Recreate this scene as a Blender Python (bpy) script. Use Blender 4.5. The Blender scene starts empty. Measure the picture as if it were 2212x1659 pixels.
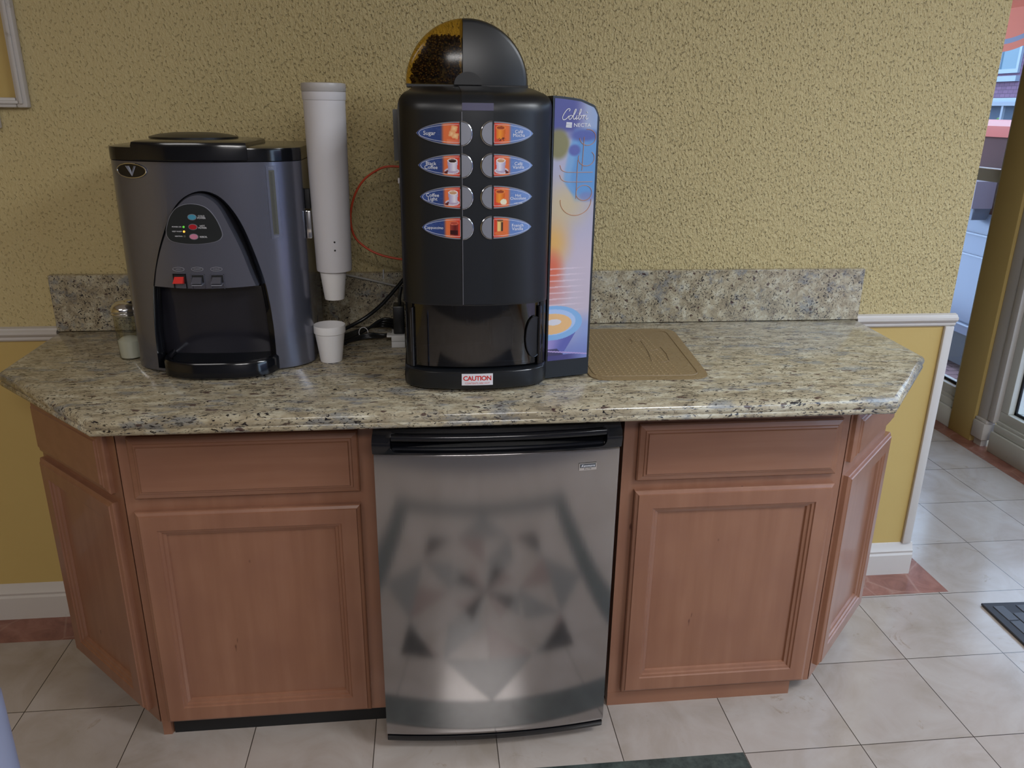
import bpy, bmesh, math, random
from math import sin, cos, pi, radians, sqrt
from mathutils import Vector, Matrix
random.seed(7)
SC = bpy.context.scene
COL = SC.collection

# ------------------------------------------------------------------ camera, world, lights, exposure
cam_d = bpy.data.cameras.new('camera'); cam = bpy.data.objects.new('camera', cam_d); COL.objects.link(cam)
cam.location = (0, -2.2267, 1.5077)
cam.rotation_euler = (radians(70.7325), radians(-0.7573), radians(-6.187))
cam_d.sensor_width = 36; cam_d.sensor_fit = 'HORIZONTAL'; cam_d.lens = 1711.16*36/2212
cam_d.clip_start = .02; cam_d.clip_end = 200
SC.camera = cam
SC.view_settings.view_transform = 'Standard'; SC.view_settings.look = 'None'
SC.view_settings.gamma = 1; SC.view_settings.use_curve_mapping = False
SC.view_settings.exposure = 0.0
W = bpy.data.worlds.new('sky'); SC.world = W; W.use_nodes = True
bg = W.node_tree.nodes['Background']; bg.inputs[0].default_value = (.58, .74, 1.0, 1); bg.inputs[1].default_value = 4.5

def light(name, typ, loc, rot, energy, color, size=None, sy=None, portal=False, label=None):
    d = bpy.data.lights.new(name, typ); d.energy = energy; d.color = color
    if typ == 'AREA':
        d.shape = 'RECTANGLE'; d.size = size; d.size_y = sy
        if portal: d.cycles.is_portal = True
    o = bpy.data.objects.new(name, d); COL.objects.link(o); o.location = loc; o.rotation_euler = rot
    return o
XW = 2.66                                   # storefront plane
# window openings (y0, y1) along the storefront, z .15..2.35
OPEN = [(1.235, 2.2), (-1.35, .95), (-4.1, -1.55)]
FILL_LAMPS = [(-1.5, -2.6, 16), (.2, -3.8, 64), (1.8, -1.9, 48)]
for x, y, p in FILL_LAMPS:            # unseen fill lamps, added; the one by the window is tinted towards daylight
    light('fill_lamp_light', 'AREA', (x, y, 2.555), (0, 0, 0), p, (1, .97, .95) if x < 1 else (.90, .95, 1), 1.15, .55)

# ------------------------------------------------------------------ helpers
def lin(c):
    c = c/255.
    return c/12.92 if c <= .04045 else ((c+.055)/1.055)**2.4
def rgb(r, g, b, a=1): return (lin(r), lin(g), lin(b), a)

class NT:
    def __init__(s, name):
        s.m = bpy.data.materials.new(name); s.m.use_nodes = True; s.t = s.m.node_tree
        s.p = s.t.nodes['Principled BSDF']; s.out = s.t.nodes['Material Output']
    def n(s, typ, **kw):
        x = s.t.nodes.new(typ)
        for k, v in kw.items():
            if hasattr(x, k) and k not in ('Scale', 'Color'): setattr(x, k, v)
            else: x.inputs[k].default_value = v
        return x
    def l(s, a, b): s.t.links.new(a, b)
    def coord(s, scale=(1, 1, 1), rot=(0, 0, 0)):
        tc = s.n('ShaderNodeTexCoord'); mp = s.n('ShaderNodeMapping')
        mp.inputs['Scale'].default_value = scale; mp.inputs['Rotation'].default_value = rot
        s.l(tc.outputs['Object'], mp.inputs[0]); return mp.outputs[0]
    def noise(s, vec, scale, detail=3, rough=.5, dist=0):
        x = s.n('ShaderNodeTexNoise'); x.inputs['Scale'].default_value = scale; x.inputs['Detail'].default_value = detail
        x.inputs['Roughness'].default_value = rough; x.inputs['Distortion'].default_value = dist
        s.l(vec, x.inputs['Vector']); return x.outputs['Fac']
    def voro(s, vec, scale, feature='F1', out='Distance'):
        x = s.n('ShaderNodeTexVoronoi'); x.feature = feature; x.inputs['Scale'].default_value = scale
        s.l(vec, x.inputs['Vector']); return x.outputs[out]
    def ramp(s, fac, stops):
        x = s.n('ShaderNodeValToRGB'); e = x.color_ramp.elements
        while len(e) > 1: e.remove(e[-1])
        e[0].position, e[0].color = stops[0]
        for p, c in stops[1:]:
            k = e.new(p); k.color = c
        s.l(fac, x.inputs[0]); return x.outputs[0]
    def mix(s, fac, a, b, mode='MIX'):
        x = s.n('ShaderNodeMix'); x.data_type = 'RGBA'; x.blend_type = mode
        for v, i in ((fac, 0), (a, 6), (b, 7)):
            if isinstance(v, (int, float, tuple)): x.inputs[i].default_value = v
            else: s.l(v, x.inputs[i])
        return x.outputs[2]
    def math(s, op, a, b=None):
        x = s.n('ShaderNodeMath'); x.operation = op
        for v, i in ((a, 0), (b, 1)):
            if v is None: continue
            if isinstance(v, (int, float)): x.inputs[i].default_value = v
            else: s.l(v, x.inputs[i])
        return x.outputs[0]
    def bump(s, h, strength, dist=.01):
        x = s.n('ShaderNodeBump'); x.inputs['Strength'].default_value = strength; x.inputs['Distance'].default_value = dist
        s.l(h, x.inputs['Height']); s.l(x.outputs[0], s.p.inputs['Normal'])
    def set(s, color=None, rough=.5, metal=0, spec=.5, coat=0):
        if color is not None:
            if isinstance(color, tuple): s.p.inputs['Base Color'].default_value = color
            else: s.l(color, s.p.inputs['Base Color'])
        s.p.inputs['Roughness'].default_value = rough; s.p.inputs['Metallic'].default_value = metal
        s.p.inputs['Specular IOR Level'].default_value = spec; s.p.inputs['Coat Weight'].default_value = coat
        return s.m

def plain(name, c, rough=.5, metal=0, spec=.5, coat=0):
    return NT(name).set(rgb(*c), rough, metal, spec, coat)
def emit(name, c, k):
    n = NT(name); n.p.inputs['Emission Color'].default_value = rgb(*c); n.p.inputs['Emission Strength'].default_value = k
    return n.set(rgb(*c), .5)
def clear(name, tint, gloss=.08, rough=.02):
    """thin see-through sheet: tinted transparency plus a mirror share by fresnel"""
    n = NT(name); t = n.n('ShaderNodeBsdfTransparent'); t.inputs[0].default_value = tint
    g = n.n('ShaderNodeBsdfGlossy'); g.inputs['Roughness'].default_value = rough
    lw = n.n('ShaderNodeLayerWeight'); lw.inputs[0].default_value = .5
    a = n.math('ADD', n.math('MULTIPLY', n.math('POWER', lw.outputs['Facing'], 5.0), .85), gloss*.6)
    mx = n.n('ShaderNodeMixShader'); n.l(a, mx.inputs[0]); n.l(t.outputs[0], mx.inputs[1]); n.l(g.outputs[0], mx.inputs[2])
    n.l(mx.outputs[0], n.out.inputs[0]); return n.m

# ---- materials
def m_wall(name, c1, c2, textured):
    n = NT(name); v = n.coord()
    col = n.mix(n.noise(v, 2.2, 4, .6), rgb(*c1), rgb(*c2))
    if textured:
        a = n.noise(n.coord((1.25, 1, .8), (0, radians(30), 0)), 125, 3, .55, .2); b = n.noise(v, 30, 2, .5, .3)
        pits = n.ramp(n.noise(n.coord((1, 1, .75), (0, radians(24), 0)), 160, 1, .4, .1), [(.30, (0, 0, 0, 1)), (.385, (1, 1, 1, 1))])
        h = n.math('ADD', n.math('MULTIPLY', a, 1.3), n.math('ADD', n.math('MULTIPLY', b, .5), n.math('MULTIPLY', pits, .75)))
        tc = n.n('ShaderNodeTexCoord'); sx = n.n('ShaderNodeSeparateXYZ'); n.l(tc.outputs['Object'], sx.inputs[0])
        mr = n.n('ShaderNodeMapRange'); mr.interpolation_type = 'SMOOTHSTEP'            # relief flattened towards the left end, partly standing in for softer light
        mr.inputs['From Min'].default_value = -.95; mr.inputs['From Max'].default_value = .25; mr.inputs['To Min'].default_value = .36; mr.inputs['To Max'].default_value = 1.0
        n.l(sx.outputs[0], mr.inputs[0]); h = n.math('MULTIPLY', h, mr.outputs[0])
        n.bump(h, 1.0, .0072)
        return n.set(col, .62, 0, .35)
    n.bump(n.noise(v, 90, 3), .12, .002)
    return n.set(col, .55, 0, .3)
M = {}
M['wall'] = m_wall('ochre textured plaster', (188, 170, 122), (194, 177, 131), True)
M['wall_low'] = m_wall('ochre smooth paint', (190, 164, 102), (182, 156, 96), False)
M['ceiling'] = plain('ceiling paint', (215, 210, 198), .8)
def m_white(name, c):
    n = NT(name); v = n.coord()
    d = n.ramp(n.noise(v, 14, 6, .7), [(.24, rgb(c[0]-40, c[1]-44, c[2]-50)), (.36, rgb(*c))])
    return n.set(d, .38, 0, .45)
M['trim'] = m_white('white painted trim', (192, 186, 180))
M['frame'] = m_white('grey cream window frame', (204, 204, 196))
def m_granite(nm, sx):
    n = NT(nm); v = n.coord((sx, 1, 1))
    vd = n.n('ShaderNodeVectorMath'); vd.operation = 'ADD'
    ns = n.n('ShaderNodeTexNoise'); ns.inputs['Scale'].default_value = 70; n.l(v, ns.inputs['Vector'])
    sc = n.n('ShaderNodeVectorMath'); sc.operation = 'SCALE'; sc.inputs['Scale'].default_value = .020
    n.l(ns.outputs['Color'], sc.inputs[0]); n.l(v, vd.inputs[0]); n.l(sc.outputs[0], vd.inputs[1]); w = vd.outputs[0]
    base = n.ramp(n.noise(w, 42, 5, .65), [(.30, rgb(118, 108, 92)), (.43, rgb(152, 140, 116)), (.56, rgb(174, 164, 140)), (.70, rgb(194, 188, 168))])
    grey = n.ramp(n.noise(v, 24, 5, .7), [(.53, (0, 0, 0, 1)), (.62, (1, 1, 1, 1))])
    base = n.mix(n.math('MULTIPLY', grey, .7), base, rgb(116, 120, 124))
    wn = n.noise(w, 230, 3, .6); blk = n.ramp(wn, [(.402, (1, 1, 1, 1)), (.432, (0, 0, 0, 1))])
    clus = n.ramp(n.noise(v, 26, 4, .6), [(.38, (.35, .35, .35, 1)), (.52, (1, 1, 1, 1))])
    base = n.mix(n.math('MULTIPLY', blk, clus), base, rgb(34, 31, 34))
    wn2 = n.noise(w, 105, 4, .6); blk2 = n.ramp(wn2, [(.31, (1, 1, 1, 1)), (.36, (0, 0, 0, 1))])
    base = n.mix(blk2, base, rgb(48, 46, 54))
    d = n.voro(w, 36); spot = n.ramp(d, [(.13, (1, 1, 1, 1)), (.17, (0, 0, 0, 1))])
    base = n.mix(n.math('MULTIPLY', spot, .85), base, rgb(62, 38, 40))
    return n.set(base, .16, 0, .5)
M['granite'] = m_granite('speckled granite slab', .42); M['granite_up'] = m_granite('speckled granite strip', 1)
def m_wood(name, horizontal=False):
    n = NT(name); s = (30, 30, 2.2) if not horizontal else (2.2, 30, 30)
    v = n.coord(s); f = n.noise(v, 1.1, 4, .5, .2)
    c = n.ramp(f, [(.25, rgb(130, 88, 66)), (.5, rgb(138, 95, 72)), (.75, rgb(146, 103, 80))])
    bl = n.noise(n.coord(), 7, 3, .5)
    c = n.mix(n.ramp(bl, [(.40, (0, 0, 0, 1)), (.75, (.55, .55, .55, 1))]), c, rgb(126, 84, 66))
    kn = n.ramp(n.noise(n.coord((1, 1, .35)), 34, 2, .5), [(.22, (1, 1, 1, 1)), (.25, (0, 0, 0, 1))])
    c = n.mix(kn, c, rgb(84, 48, 34))
    return n.set(c, .34, 0, .5, .15)
M['wood'] = m_wood('stained maple'); M['wood_h'] = m_wood('stained maple horizontal', True)
def m_floor():
    n = NT('marble floor tiles'); T = .3048
    tc = n.n('ShaderNodeTexCoord'); mp = n.n('ShaderNodeMapping'); mp.vector_type = 'TEXTURE'
    mp.inputs['Location'].default_value = (-1.0673, -.7365, 0); mp.inputs['Rotation'].default_value = (0, 0, radians(-.265))
    mp.inputs['Scale'].default_value = (T, T, T)
    n.l(tc.outputs['Object'], mp.inputs[0]); sx = n.n('ShaderNodeSeparateXYZ'); n.l(mp.outputs[0], sx.inputs[0])
    def joint(o):
        fr = n.math('FRACT', o); a = n.math('ABSOLUTE', n.math('SUBTRACT', fr, .5))
        return n.math('GREATER_THAN', a, .4962)
    j = n.math('MAXIMUM', joint(sx.outputs[0]), joint(sx.outputs[1]))
    fl = n.n('ShaderNodeVectorMath'); fl.operation = 'FLOOR'; n.l(mp.outputs[0], fl.inputs[0])
    wn = n.n('ShaderNodeTexWhiteNoise'); n.l(fl.outputs[0], wn.inputs['Vector'])
    ofs = n.n('ShaderNodeVectorMath'); ofs.operation = 'ADD'
    s2 = n.n('ShaderNodeVectorMath'); s2.operation = 'SCALE'; s2.inputs['Scale'].default_value = 9
    n.l(wn.outputs['Color'], s2.inputs[0]); n.l(tc.outputs['Object'], ofs.inputs[0]); n.l(s2.outputs[0], ofs.inputs[1])
    v = ofs.outputs[0]
    base = n.ramp(n.noise(v, 5, 6, .6, 1.0), [(.30, rgb(148, 136, 124)), (.5, rgb(162, 151, 142)), (.7, rgb(171, 162, 154))])
    base = n.mix(n.math('MULTIPLY', wn.outputs[0], .22), base, rgb(152, 139, 128))
    vein = n.ramp(n.noise(v, 9, 8, .72, 1.6), [(.30, (1, 1, 1, 1)), (.37, (0, 0, 0, 1))])
    base = n.mix(n.math('MULTIPLY', vein, .55), base, rgb(128, 108, 88))
    base = n.mix(j, base, rgb(58, 50, 44))
    return n.set(base, .17, 0, .5)
M['floor'] = m_floor()
def m_terra():
    n = NT('terracotta marble border'); v = n.coord()
    c = n.ramp(n.noise(v, 9, 6, .65, 1.2), [(.3, rgb(108, 68, 56)), (.55, rgb(138, 92, 78)), (.75, rgb(154, 112, 98))])
    d = n.voro(v, 7, 'DISTANCE_TO_EDGE'); c = n.mix(n.math('MULTIPLY', n.ramp(d, [(.0, (1, 1, 1, 1)), (.03, (0, 0, 0, 1))]), .3), c, rgb(180, 152, 134))
    return n.set(c, .3)
M['terra'] = m_terra()
def m_marb(name, a, b):
    n = NT(name); v = n.coord(); c = n.ramp(n.noise(v, 22, 6, .7), [(.35, rgb(*a)), (.65, rgb(*b))]); return n.set(c, .25)
M['green_marble'] = m_marb('dark green marble', (38, 46, 44), (66, 76, 72))
M['red_marble'] = m_marb('dark red marble', (92, 50, 40), (124, 74, 60))
def m_steel():
    n = NT('brushed steel'); v = n.coord((240, 240, 1.5)); f = n.noise(v, 1, 2)
    n.bump(f, .03, .0006)
    m = n.set(rgb(160, 156, 155), .115, .9); return m
M['steel'] = m_steel()
M['chrome'] = plain('chrome', (215, 215, 215), .12, 1)
M['black_gloss'] = plain('glossy black plastic', (17, 18, 22), .13, 0, .5)
M['black'] = plain('satin black plastic', (14, 17, 21), .34, 0, .6)
M['black_rough'] = plain('matt black', (16, 16, 17), .6)
M['graphite'] = plain('metallic graphite plastic', (112, 114, 127), .27, .72, .5, .3)
M['graphite2'] = plain('metallic graphite panel', (112, 114, 127), .30, .7, .5, .1)
M['silver'] = plain('satin silver plastic', (152, 154, 164), .35, .6)
M['foam'] = plain('white foam', (226, 224, 224), .6, 0, .3)
n_ = NT('milky plastic tube'); n_.p.inputs['Subsurface Weight'].default_value = 0; M['milky'] = n_.set(rgb(206, 204, 208), .42, 0, .4)
M['glass'] = clear('window glass', (.93, .96, .97, 1), .05)
M['jar_glass'] = clear('jar glass', (.78, .80, .74, 1), .22, .06)
M['smoke'] = clear('smoked cover', (.10, .11, .13, 1), .16, .05)
M['amber'] = clear('amber cover', (.82, .66, .26, 1), .03, .12)
M['white'] = plain('white print', (232, 232, 236), .5)
M['red_print'] = plain('red print', (196, 32, 30), .5)
M['sticker'] = plain('sticker white', (214, 212, 218), .35)
M['copper_print'] = plain('copper print', (196, 140, 104), .5)
M['grey_print'] = plain('dim grey print', (150, 150, 156), .5)
M['blue_button'] = plain('blue key', (70, 140, 165), .3)
M['red_button'] = plain('red key', (170, 30, 40), .3)
M['pink_button'] = plain('pink key', (196, 124, 148), .3)
M['green_led'] = emit('green led', (90, 190, 60), .6)
M['orange_led'] = emit('orange led', (255, 180, 70), 1.2)
M['red_lever'] = plain('red lever plastic', (200, 50, 44), .3)
M['display'] = plain('grey display window', (92, 90, 112), .25)
M['hose'] = plain('orange plastic hose', (206, 74, 40), .35)
M['paper'] = plain('white paper', (198, 198, 198), .7)
M['sugar'] = plain('white sugar', (228, 226, 220), .8)
M['bean'] = plain('roasted coffee bean', (44, 24, 16), .45)
M['gauge'] = plain('olive gauge strip', (84, 84, 74), .35)
M['dark_panel'] = plain('dark control panel', (34, 37, 38), .3)
M['lavender'] = plain('pale lavender blue enamel', (122, 126, 146), .35)
M['mat_rubber'] = NT('black ribbed rubber').set(rgb(58, 61, 68), .6)
def m_tanmat():
    n = NT('tan translucent mat'); v = n.coord()
    dots = n.voro(n.coord((1, 1, 1)), 95)
    c = n.mix(n.noise(v, 7, 3), rgb(156, 134, 98), rgb(142, 120, 86))
    n.bump(n.ramp(dots, [(.2, (1, 1, 1, 1)), (.4, (0, 0, 0, 1))]), .5, .002)
    n.set(c, .42, 0, .4)
    t = n.n('ShaderNodeBsdfTransparent'); t.inputs[0].default_value = (.95, .82, .6, 1)
    mx = n.n('ShaderNodeMixShader'); mx.inputs[0].default_value = .16
    n.l(n.p.outputs[0], mx.inputs[1]); n.l(t.outputs[0], mx.inputs[2]); n.l(mx.outputs[0], n.out.inputs[0]); return n.m
M['tan_mat'] = m_tanmat()
def m_attr(name, rough=.35):
    n = NT(name); a = n.n('ShaderNodeAttribute'); a.attribute_name = 'art'; return n.set(a.outputs['Color'], rough)
M['art'] = m_attr('printed artwork', .3)
def m_brick(name, c1, c2, mortar, sc, w=.5, h=.25):
    n = NT(name); v = n.coord((1, 1, 1)); tc = n.n('ShaderNodeTexBrick')
    tc.inputs['Color1'].default_value = rgb(*c1); tc.inputs['Color2'].default_value = rgb(*c2); tc.inputs['Mortar'].default_value = rgb(*mortar)
    tc.inputs['Scale'].default_value = sc; tc.inputs['Mortar Size'].default_value = .018; tc.inputs['Brick Width'].default_value = w; tc.inputs['Row Height'].default_value = h
    return n, tc, v
n_, t_, v_ = m_brick('pink paving brick', (168, 138, 142), (156, 128, 134), (104, 84, 90), 3.0)
n_.l(v_, t_.inputs['Vector']); M['paving'] = n_.set(t_.outputs[0], .7)
n_, t_, v_ = m_brick('mauve brick wall', (120, 92, 116), (110, 84, 108), (80, 60, 80), 4.5)
sx_ = n_.n('ShaderNodeSeparateXYZ'); cx_ = n_.n('ShaderNodeCombineXYZ'); n_.l(v_, sx_.inputs[0]); n_.l(sx_.outputs[1], cx_.inputs[0]); n_.l(sx_.outputs[2], cx_.inputs[1])
n_.l(cx_.outputs[0], t_.inputs['Vector']); M['brick'] = n_.set(t_.outputs[0], .8)

# ---- object helpers
def tag(o, label=None, cat=None, group=None, kind=None):
    if label: o['label'] = label
    if cat: o['category'] = cat
    if group: o['group'] = group
    if kind: o['kind'] = kind
    return o
def empty(name, loc, label=None, cat=None, group=None, rz=0):
    o = bpy.data.objects.new(name, None); COL.objects.link(o); o.location = loc; o.rotation_euler = (0, 0, rz)
    o.empty_display_size = .05
    bpy.context.view_layer.update() if False else None
    return tag(o, label, cat, group)
def wmat(p):
    if p is None: return Matrix.Identity(4)
    return wmat(p.parent) @ Matrix.LocRotScale(p.location, p.rotation_euler, p.scale)
def smooth(me, ang=40):
    for p in me.polygons: p.use_smooth = True
    try: me.set_sharp_from_angle(angle=radians(ang))
    except Exception: pass
def link_mesh(name, me, mat, parent=None, world=True, ang=40):
    """mesh given in world coordinates; re-based on the parent's origin"""
    mats = mat if isinstance(mat, (list, tuple)) else [mat]
    for m in mats: me.materials.append(m)
    if ang: smooth(me, ang)
    o = bpy.data.objects.new(name, me); COL.objects.link(o)
    if parent is not None:
        o.parent = parent
        if world: me.transform(wmat(parent).inverted())
    return o
class MB:
    def __init__(s): s.b = bmesh.new()
    def box(s, x0, x1, y0, y1, z0, z1, bev=0, seg=2, mi=0):
        r = bmesh.ops.create_cube(s.b, size=1)
        for v in r['verts']:
            v.co = Vector(((x0+x1)/2+v.co.x*(x1-x0), (y0+y1)/2+v.co.y*(y1-y0), (z0+z1)/2+v.co.z*(z1-z0)))
        fs = {f for v in r['verts'] for f in v.link_faces}
        for f in fs: f.material_index = mi
        if bev:
            es = list({e for v in r['verts'] for e in v.link_edges})
            rr = bmesh.ops.bevel(s.b, geom=es, offset=bev, segments=seg, affect='EDGES', profile=.5)
            for f in rr['faces']: f.material_index = mi
        return s
    def prism(s, pts, z0, z1, bev=0, seg=2, mi=0):
        """plan polygon extruded in z"""
        n = len(pts); lo = [s.b.verts.new((x, y, z0)) for x, y in pts]; hi = [s.b.verts.new((x, y, z1)) for x, y in pts]
        fs = [s.b.faces.new(lo[::-1]), s.b.faces.new(hi)]
        for i in range(n): fs.append(s.b.faces.new((lo[i], lo[(i+1) % n], hi[(i+1) % n], hi[i])))
        for f in fs: f.material_index = mi
        if bev:
            es = list(set(fs[0].edges) | set(fs[1].edges))
            rr = bmesh.ops.bevel(s.b, geom=es, offset=bev, segments=seg, affect='EDGES', profile=.5)
        return s
    def loft(s, rings, cap=True, closed=True, mi=0):
        vs = [[s.b.verts.new(p) for p in r] for r in rings]; n = len(rings[0])
        for a, b in zip(vs, vs[1:]):
            for i in range(n if closed else n-1):
                f = s.b.faces.new((a[i], a[(i+1) % n], b[(i+1) % n], b[i])); f.material_index = mi
        if cap:
            s.b.faces.new(vs[0][::-1]).material_index = mi; s.b.faces.new(vs[-1]).material_index = mi
        return s
    def lathe(s, prof, cx, cy, n=40, mi=0):
        rings = []
        for r, z in prof: rings.append([(cx+r*cos(2*pi*i/n), cy+r*sin(2*pi*i/n), z) for i in range(n)])
        return s.loft(rings, cap=True, mi=mi)
    def tube(s, pts, r, n=10, mi=0, flat=None):
        pts = [Vector(p) for p in pts]; rings = []; up = None
        for i, p in enumerate(pts):
            t = (pts[min(i+1, len(pts)-1)]-pts[max(i-1, 0)]).normalized()
            if up is None: up = Vector((0, 0, 1)) if abs(t.z) < .9 else Vector((1, 0, 0))
            a = t.cross(up).normalized(); b2 = a.cross(t).normalized(); up = b2
            rr = r[i] if isinstance(r, (list, tuple)) else r
            rings.append([tuple(p+a*rr*cos(2*pi*k/n)+b2*rr*sin(2*pi*k/n)) for k in range(n)])
        return s.loft(rings, mi=mi)
    def poly(s, pts, mi=0):
        f = s.b.faces.new([s.b.verts.new(p) for p in pts]); f.material_index = mi; return s
    def ell(s, c, r, rot=None, sub=1):
        q = bmesh.ops.create_icosphere(s.b, subdivisions=sub, radius=1)
        for v in q['verts']:
            w = Vector((v.co.x*r[0], v.co.y*r[1], v.co.z*r[2]))
            if rot: w.rotate(rot)
            v.co = w+Vector(c)
        return s
    def build(s, name, mat, parent=None, ang=40, world=True, recalc=True):
        if recalc: bmesh.ops.recalc_face_normals(s.b, faces=s.b.faces)
        me = bpy.data.meshes.new(name); s.b.to_mesh(me); s.b.free()
        return link_mesh(name, me, mat, parent, world, ang)
def box(name, x0, x1, y0, y1, z0, z1, mat, parent=None, bev=0, seg=2):
    return MB().box(x0, x1, y0, y1, z0, z1, bev, seg).build(name, mat, parent)
def struct(o): o['kind'] = 'structure'; return o
def spline(pts, n=8):
    """catmull-rom through points of any dimension"""
    P = [Vector(p) for p in pts]; P = [P[0]*2-P[1]]+P+[P[-1]*2-P[-2]]; out = []
    for i in range(1, len(P)-2):
        for k in range(n):
            t = k/n; a, b, c, d = P[i-1], P[i], P[i+1], P[i+2]
            out.append(.5*((2*b)+(c-a)*t+(2*a-5*b+4*c-d)*t*t+(3*b-a-3*c+d)*t**3))
    out.append(P[-2]); return out
def bool_cut(o, cutter_bm_mats):
    c = cutter_bm_mats
    md = o.modifiers.new('cut', 'BOOLEAN'); md.operation = 'DIFFERENCE'; md.object = c; md.solver = 'EXACT'
    bpy.context.view_layer.update()
    dg = bpy.context.evaluated_depsgraph_get(); me = bpy.data.meshes.new_from_object(o.evaluated_get(dg))
    o.modifiers.clear(); old = o.data; o.data = me; smooth(me, 35)
    bpy.data.objects.remove(c); return o
_tc = {}
def text_mesh(body, size, align='CENTER', shear=0, bold=0, space=1, line=1):
    cu = bpy.data.curves.new('text', 'FONT'); cu.body = body; cu.size = size; cu.align_x = align; cu.align_y = 'CENTER'
    cu.shear = shear; cu.offset = bold; cu.space_character = space; cu.space_line = line; cu.resolution_u = 3
    o = bpy.data.objects.new('text', cu); COL.objects.link(o); bpy.context.view_layer.update()
    dg = bpy.context.evaluated_depsgraph_get(); me = bpy.data.meshes.new_from_object(o.evaluated_get(dg))
    bpy.data.objects.remove(o); bpy.data.curves.remove(cu); return me
def lettering(body, fn, size, mat, parent, align='CENTER', name='lettering', **kw):
    """fn maps (u, v) in metres on the surface to a world point"""
    me = text_mesh(body, size, align, **kw)
    for v in me.vertices: v.co = Vector(fn(v.co.x, v.co.y))
    me.materials.clear()
    return link_mesh(name, me, mat, parent, ang=0)
def on_surf(ys, x, z, off, flip=1):
    return lambda u, v: (x+u, ys(x+u)-off, z+v)
def surf_patch(mb, outline, ys, z_shift=0, front=.002, back=.004):
    """plate whose front follows y = ys(x); outline = list of (x, z)"""
    f = [mb.b.verts.new((x, ys(x)-front, z)) for x, z in outline]; k = [mb.b.verts.new((x, ys(x)+back, z)) for x, z in outline]
    cx = sum(x for x, z in outline)/len(outline); cz = sum(z for x, z in outline)/len(outline)
    c = mb.b.verts.new((cx, ys(cx)-front, cz)); n = len(f)
    for i in range(n):
        mb.b.faces.new((f[i], f[(i+1) % n], c)); mb.b.faces.new((f[i], k[i], k[(i+1) % n], f[(i+1) % n]))
    mb.b.faces.new(k); return mb
def surf_strip(mb, x0, x1, z0, z1, ys, front, back, nx=12):
    """rectangular plate hugging the bowed surface"""
    A = [(x0+(x1-x0)*i/nx) for i in range(nx+1)]
    ring = [(x, ys(x)-front) for x in A]+[(x, ys(x)+back) for x in reversed(A)]
    return mb.prism(ring, z0, z1)

# ------------------------------------------------------------------ room shell
FL = -.0
struct(MB().box(-3.2, 2.72, -4.6, 2.4, -.08, 0).build('floor', M['floor']))
struct(MB().box(-3.3, 2.8, -4.7, 2.5, 2.6, 2.7).build('ceiling', M['ceiling']))
w = struct(MB().box(-3.2, 1.613, 0, .12, .905, 2.6).build('wall_back', M['wall']))
w2 = MB().box(-3.2, 1.613, 0, .12, 0, .905).build('lower_wall', M['wall_low'], w)
struct(MB().box(-3.3, -3.2, -4.7, 2.5, -.08, 2.6).build('wall_left', M['wall_low']))
struct(MB().box(-3.2, 2.72, -4.7, -4.6, -.08, 2.6).build('wall_front', plain('grey room paint', (94, 93, 98), .7)))
struct(MB().box(-3.2, 2.72, 2.4, 2.5, -.08, 2.6).build('wall_far', M['wall_low']))
# storefront wall on the right: post, sill band, header
sw = MB()
sw.box(XW-.01, XW+.10, 2.2, 2.4, 0, 2.6); sw.box(XW-.01, XW+.10, -4.6, -4.1, 0, 2.6)
sw.box(XW-.01, XW+.10, -4.6, 2.4, 2.35, 2.6); sw.box(XW-.01, XW+.10, -1.55, -1.35, 0, 2.35)
sw = struct(sw.build('wall_right', M['wall_low']))
post = MB().box(2.62, XW+.10, 1.068, 1.235, 0, 2.35, .004).build('post', M['wall_low'], sw)
for i, (a, b) in enumerate(OPEN):
    w = struct(empty('window_%d' % (i+1), (XW+.04, (a+b)/2, 0)))
    x0 = XW-.012
    f = MB()
    f.box(x0+.005, XW+.08, a, b, .15, .20, .004); f.box(x0+.005, XW+.08, a, b, 2.30, 2.35, .004)
    f.box(x0+.005, XW+.08, a, a+.05, .2, 2.3, .004); f.box(x0+.005, XW+.08, b-.05, b, .2, 2.3, .004)
    f.box(x0-.004, x0+.02, a, b, .135, .152, .004)
    if i == 0: f.box(x0+.012, XW+.075, a, b, 1.205, 1.262, .003)
    f.build('window_frame', M['frame'], w)
    g = MB(); g.box(XW+.022, XW+.03, a+.05, a+.062, .2, 2.3); g.box(XW+.022, XW+.03, b-.062, b-.05, .2, 2.3); g.box(XW+.022, XW+.03, a+.05, b-.05, .2, .212); g.box(XW+.022, XW+.03, a+.05, b-.05, 2.288, 2.3)
    g.build('gasket', M['black_rough'], w)
    box('pane', XW+.025, XW+.027, a+.05, b-.05, .2, 2.3, M['glass'], w)
    s = MB(); s.box(XW-.035, XW+.08, a, b, 0, .10, .004); s.box(XW-.025, XW+.08, a, b, .10, .137, .006); s.build('sill', M['frame'], w)
# white casing beside the post with its chipped plinth
cs = MB(); cs.box(2.634, XW+.08, .99, 1.068, .12, 2.35, .006); cs.box(2.628, XW, .95, .99, .14, 2.35, .004)
struct(cs.build('trim_1', M['trim'])); 
pl = MB(); pl.box(2.615, XW+.02, .985, 1.066, .035, .12, .006); pl.box(2.622, XW, .985, 1.064, .118, .135, .004); pl.box(2.63, XW, 1.0, 1.05, 0, .035)
struct(pl.build('trim_2', M['trim']))
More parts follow.
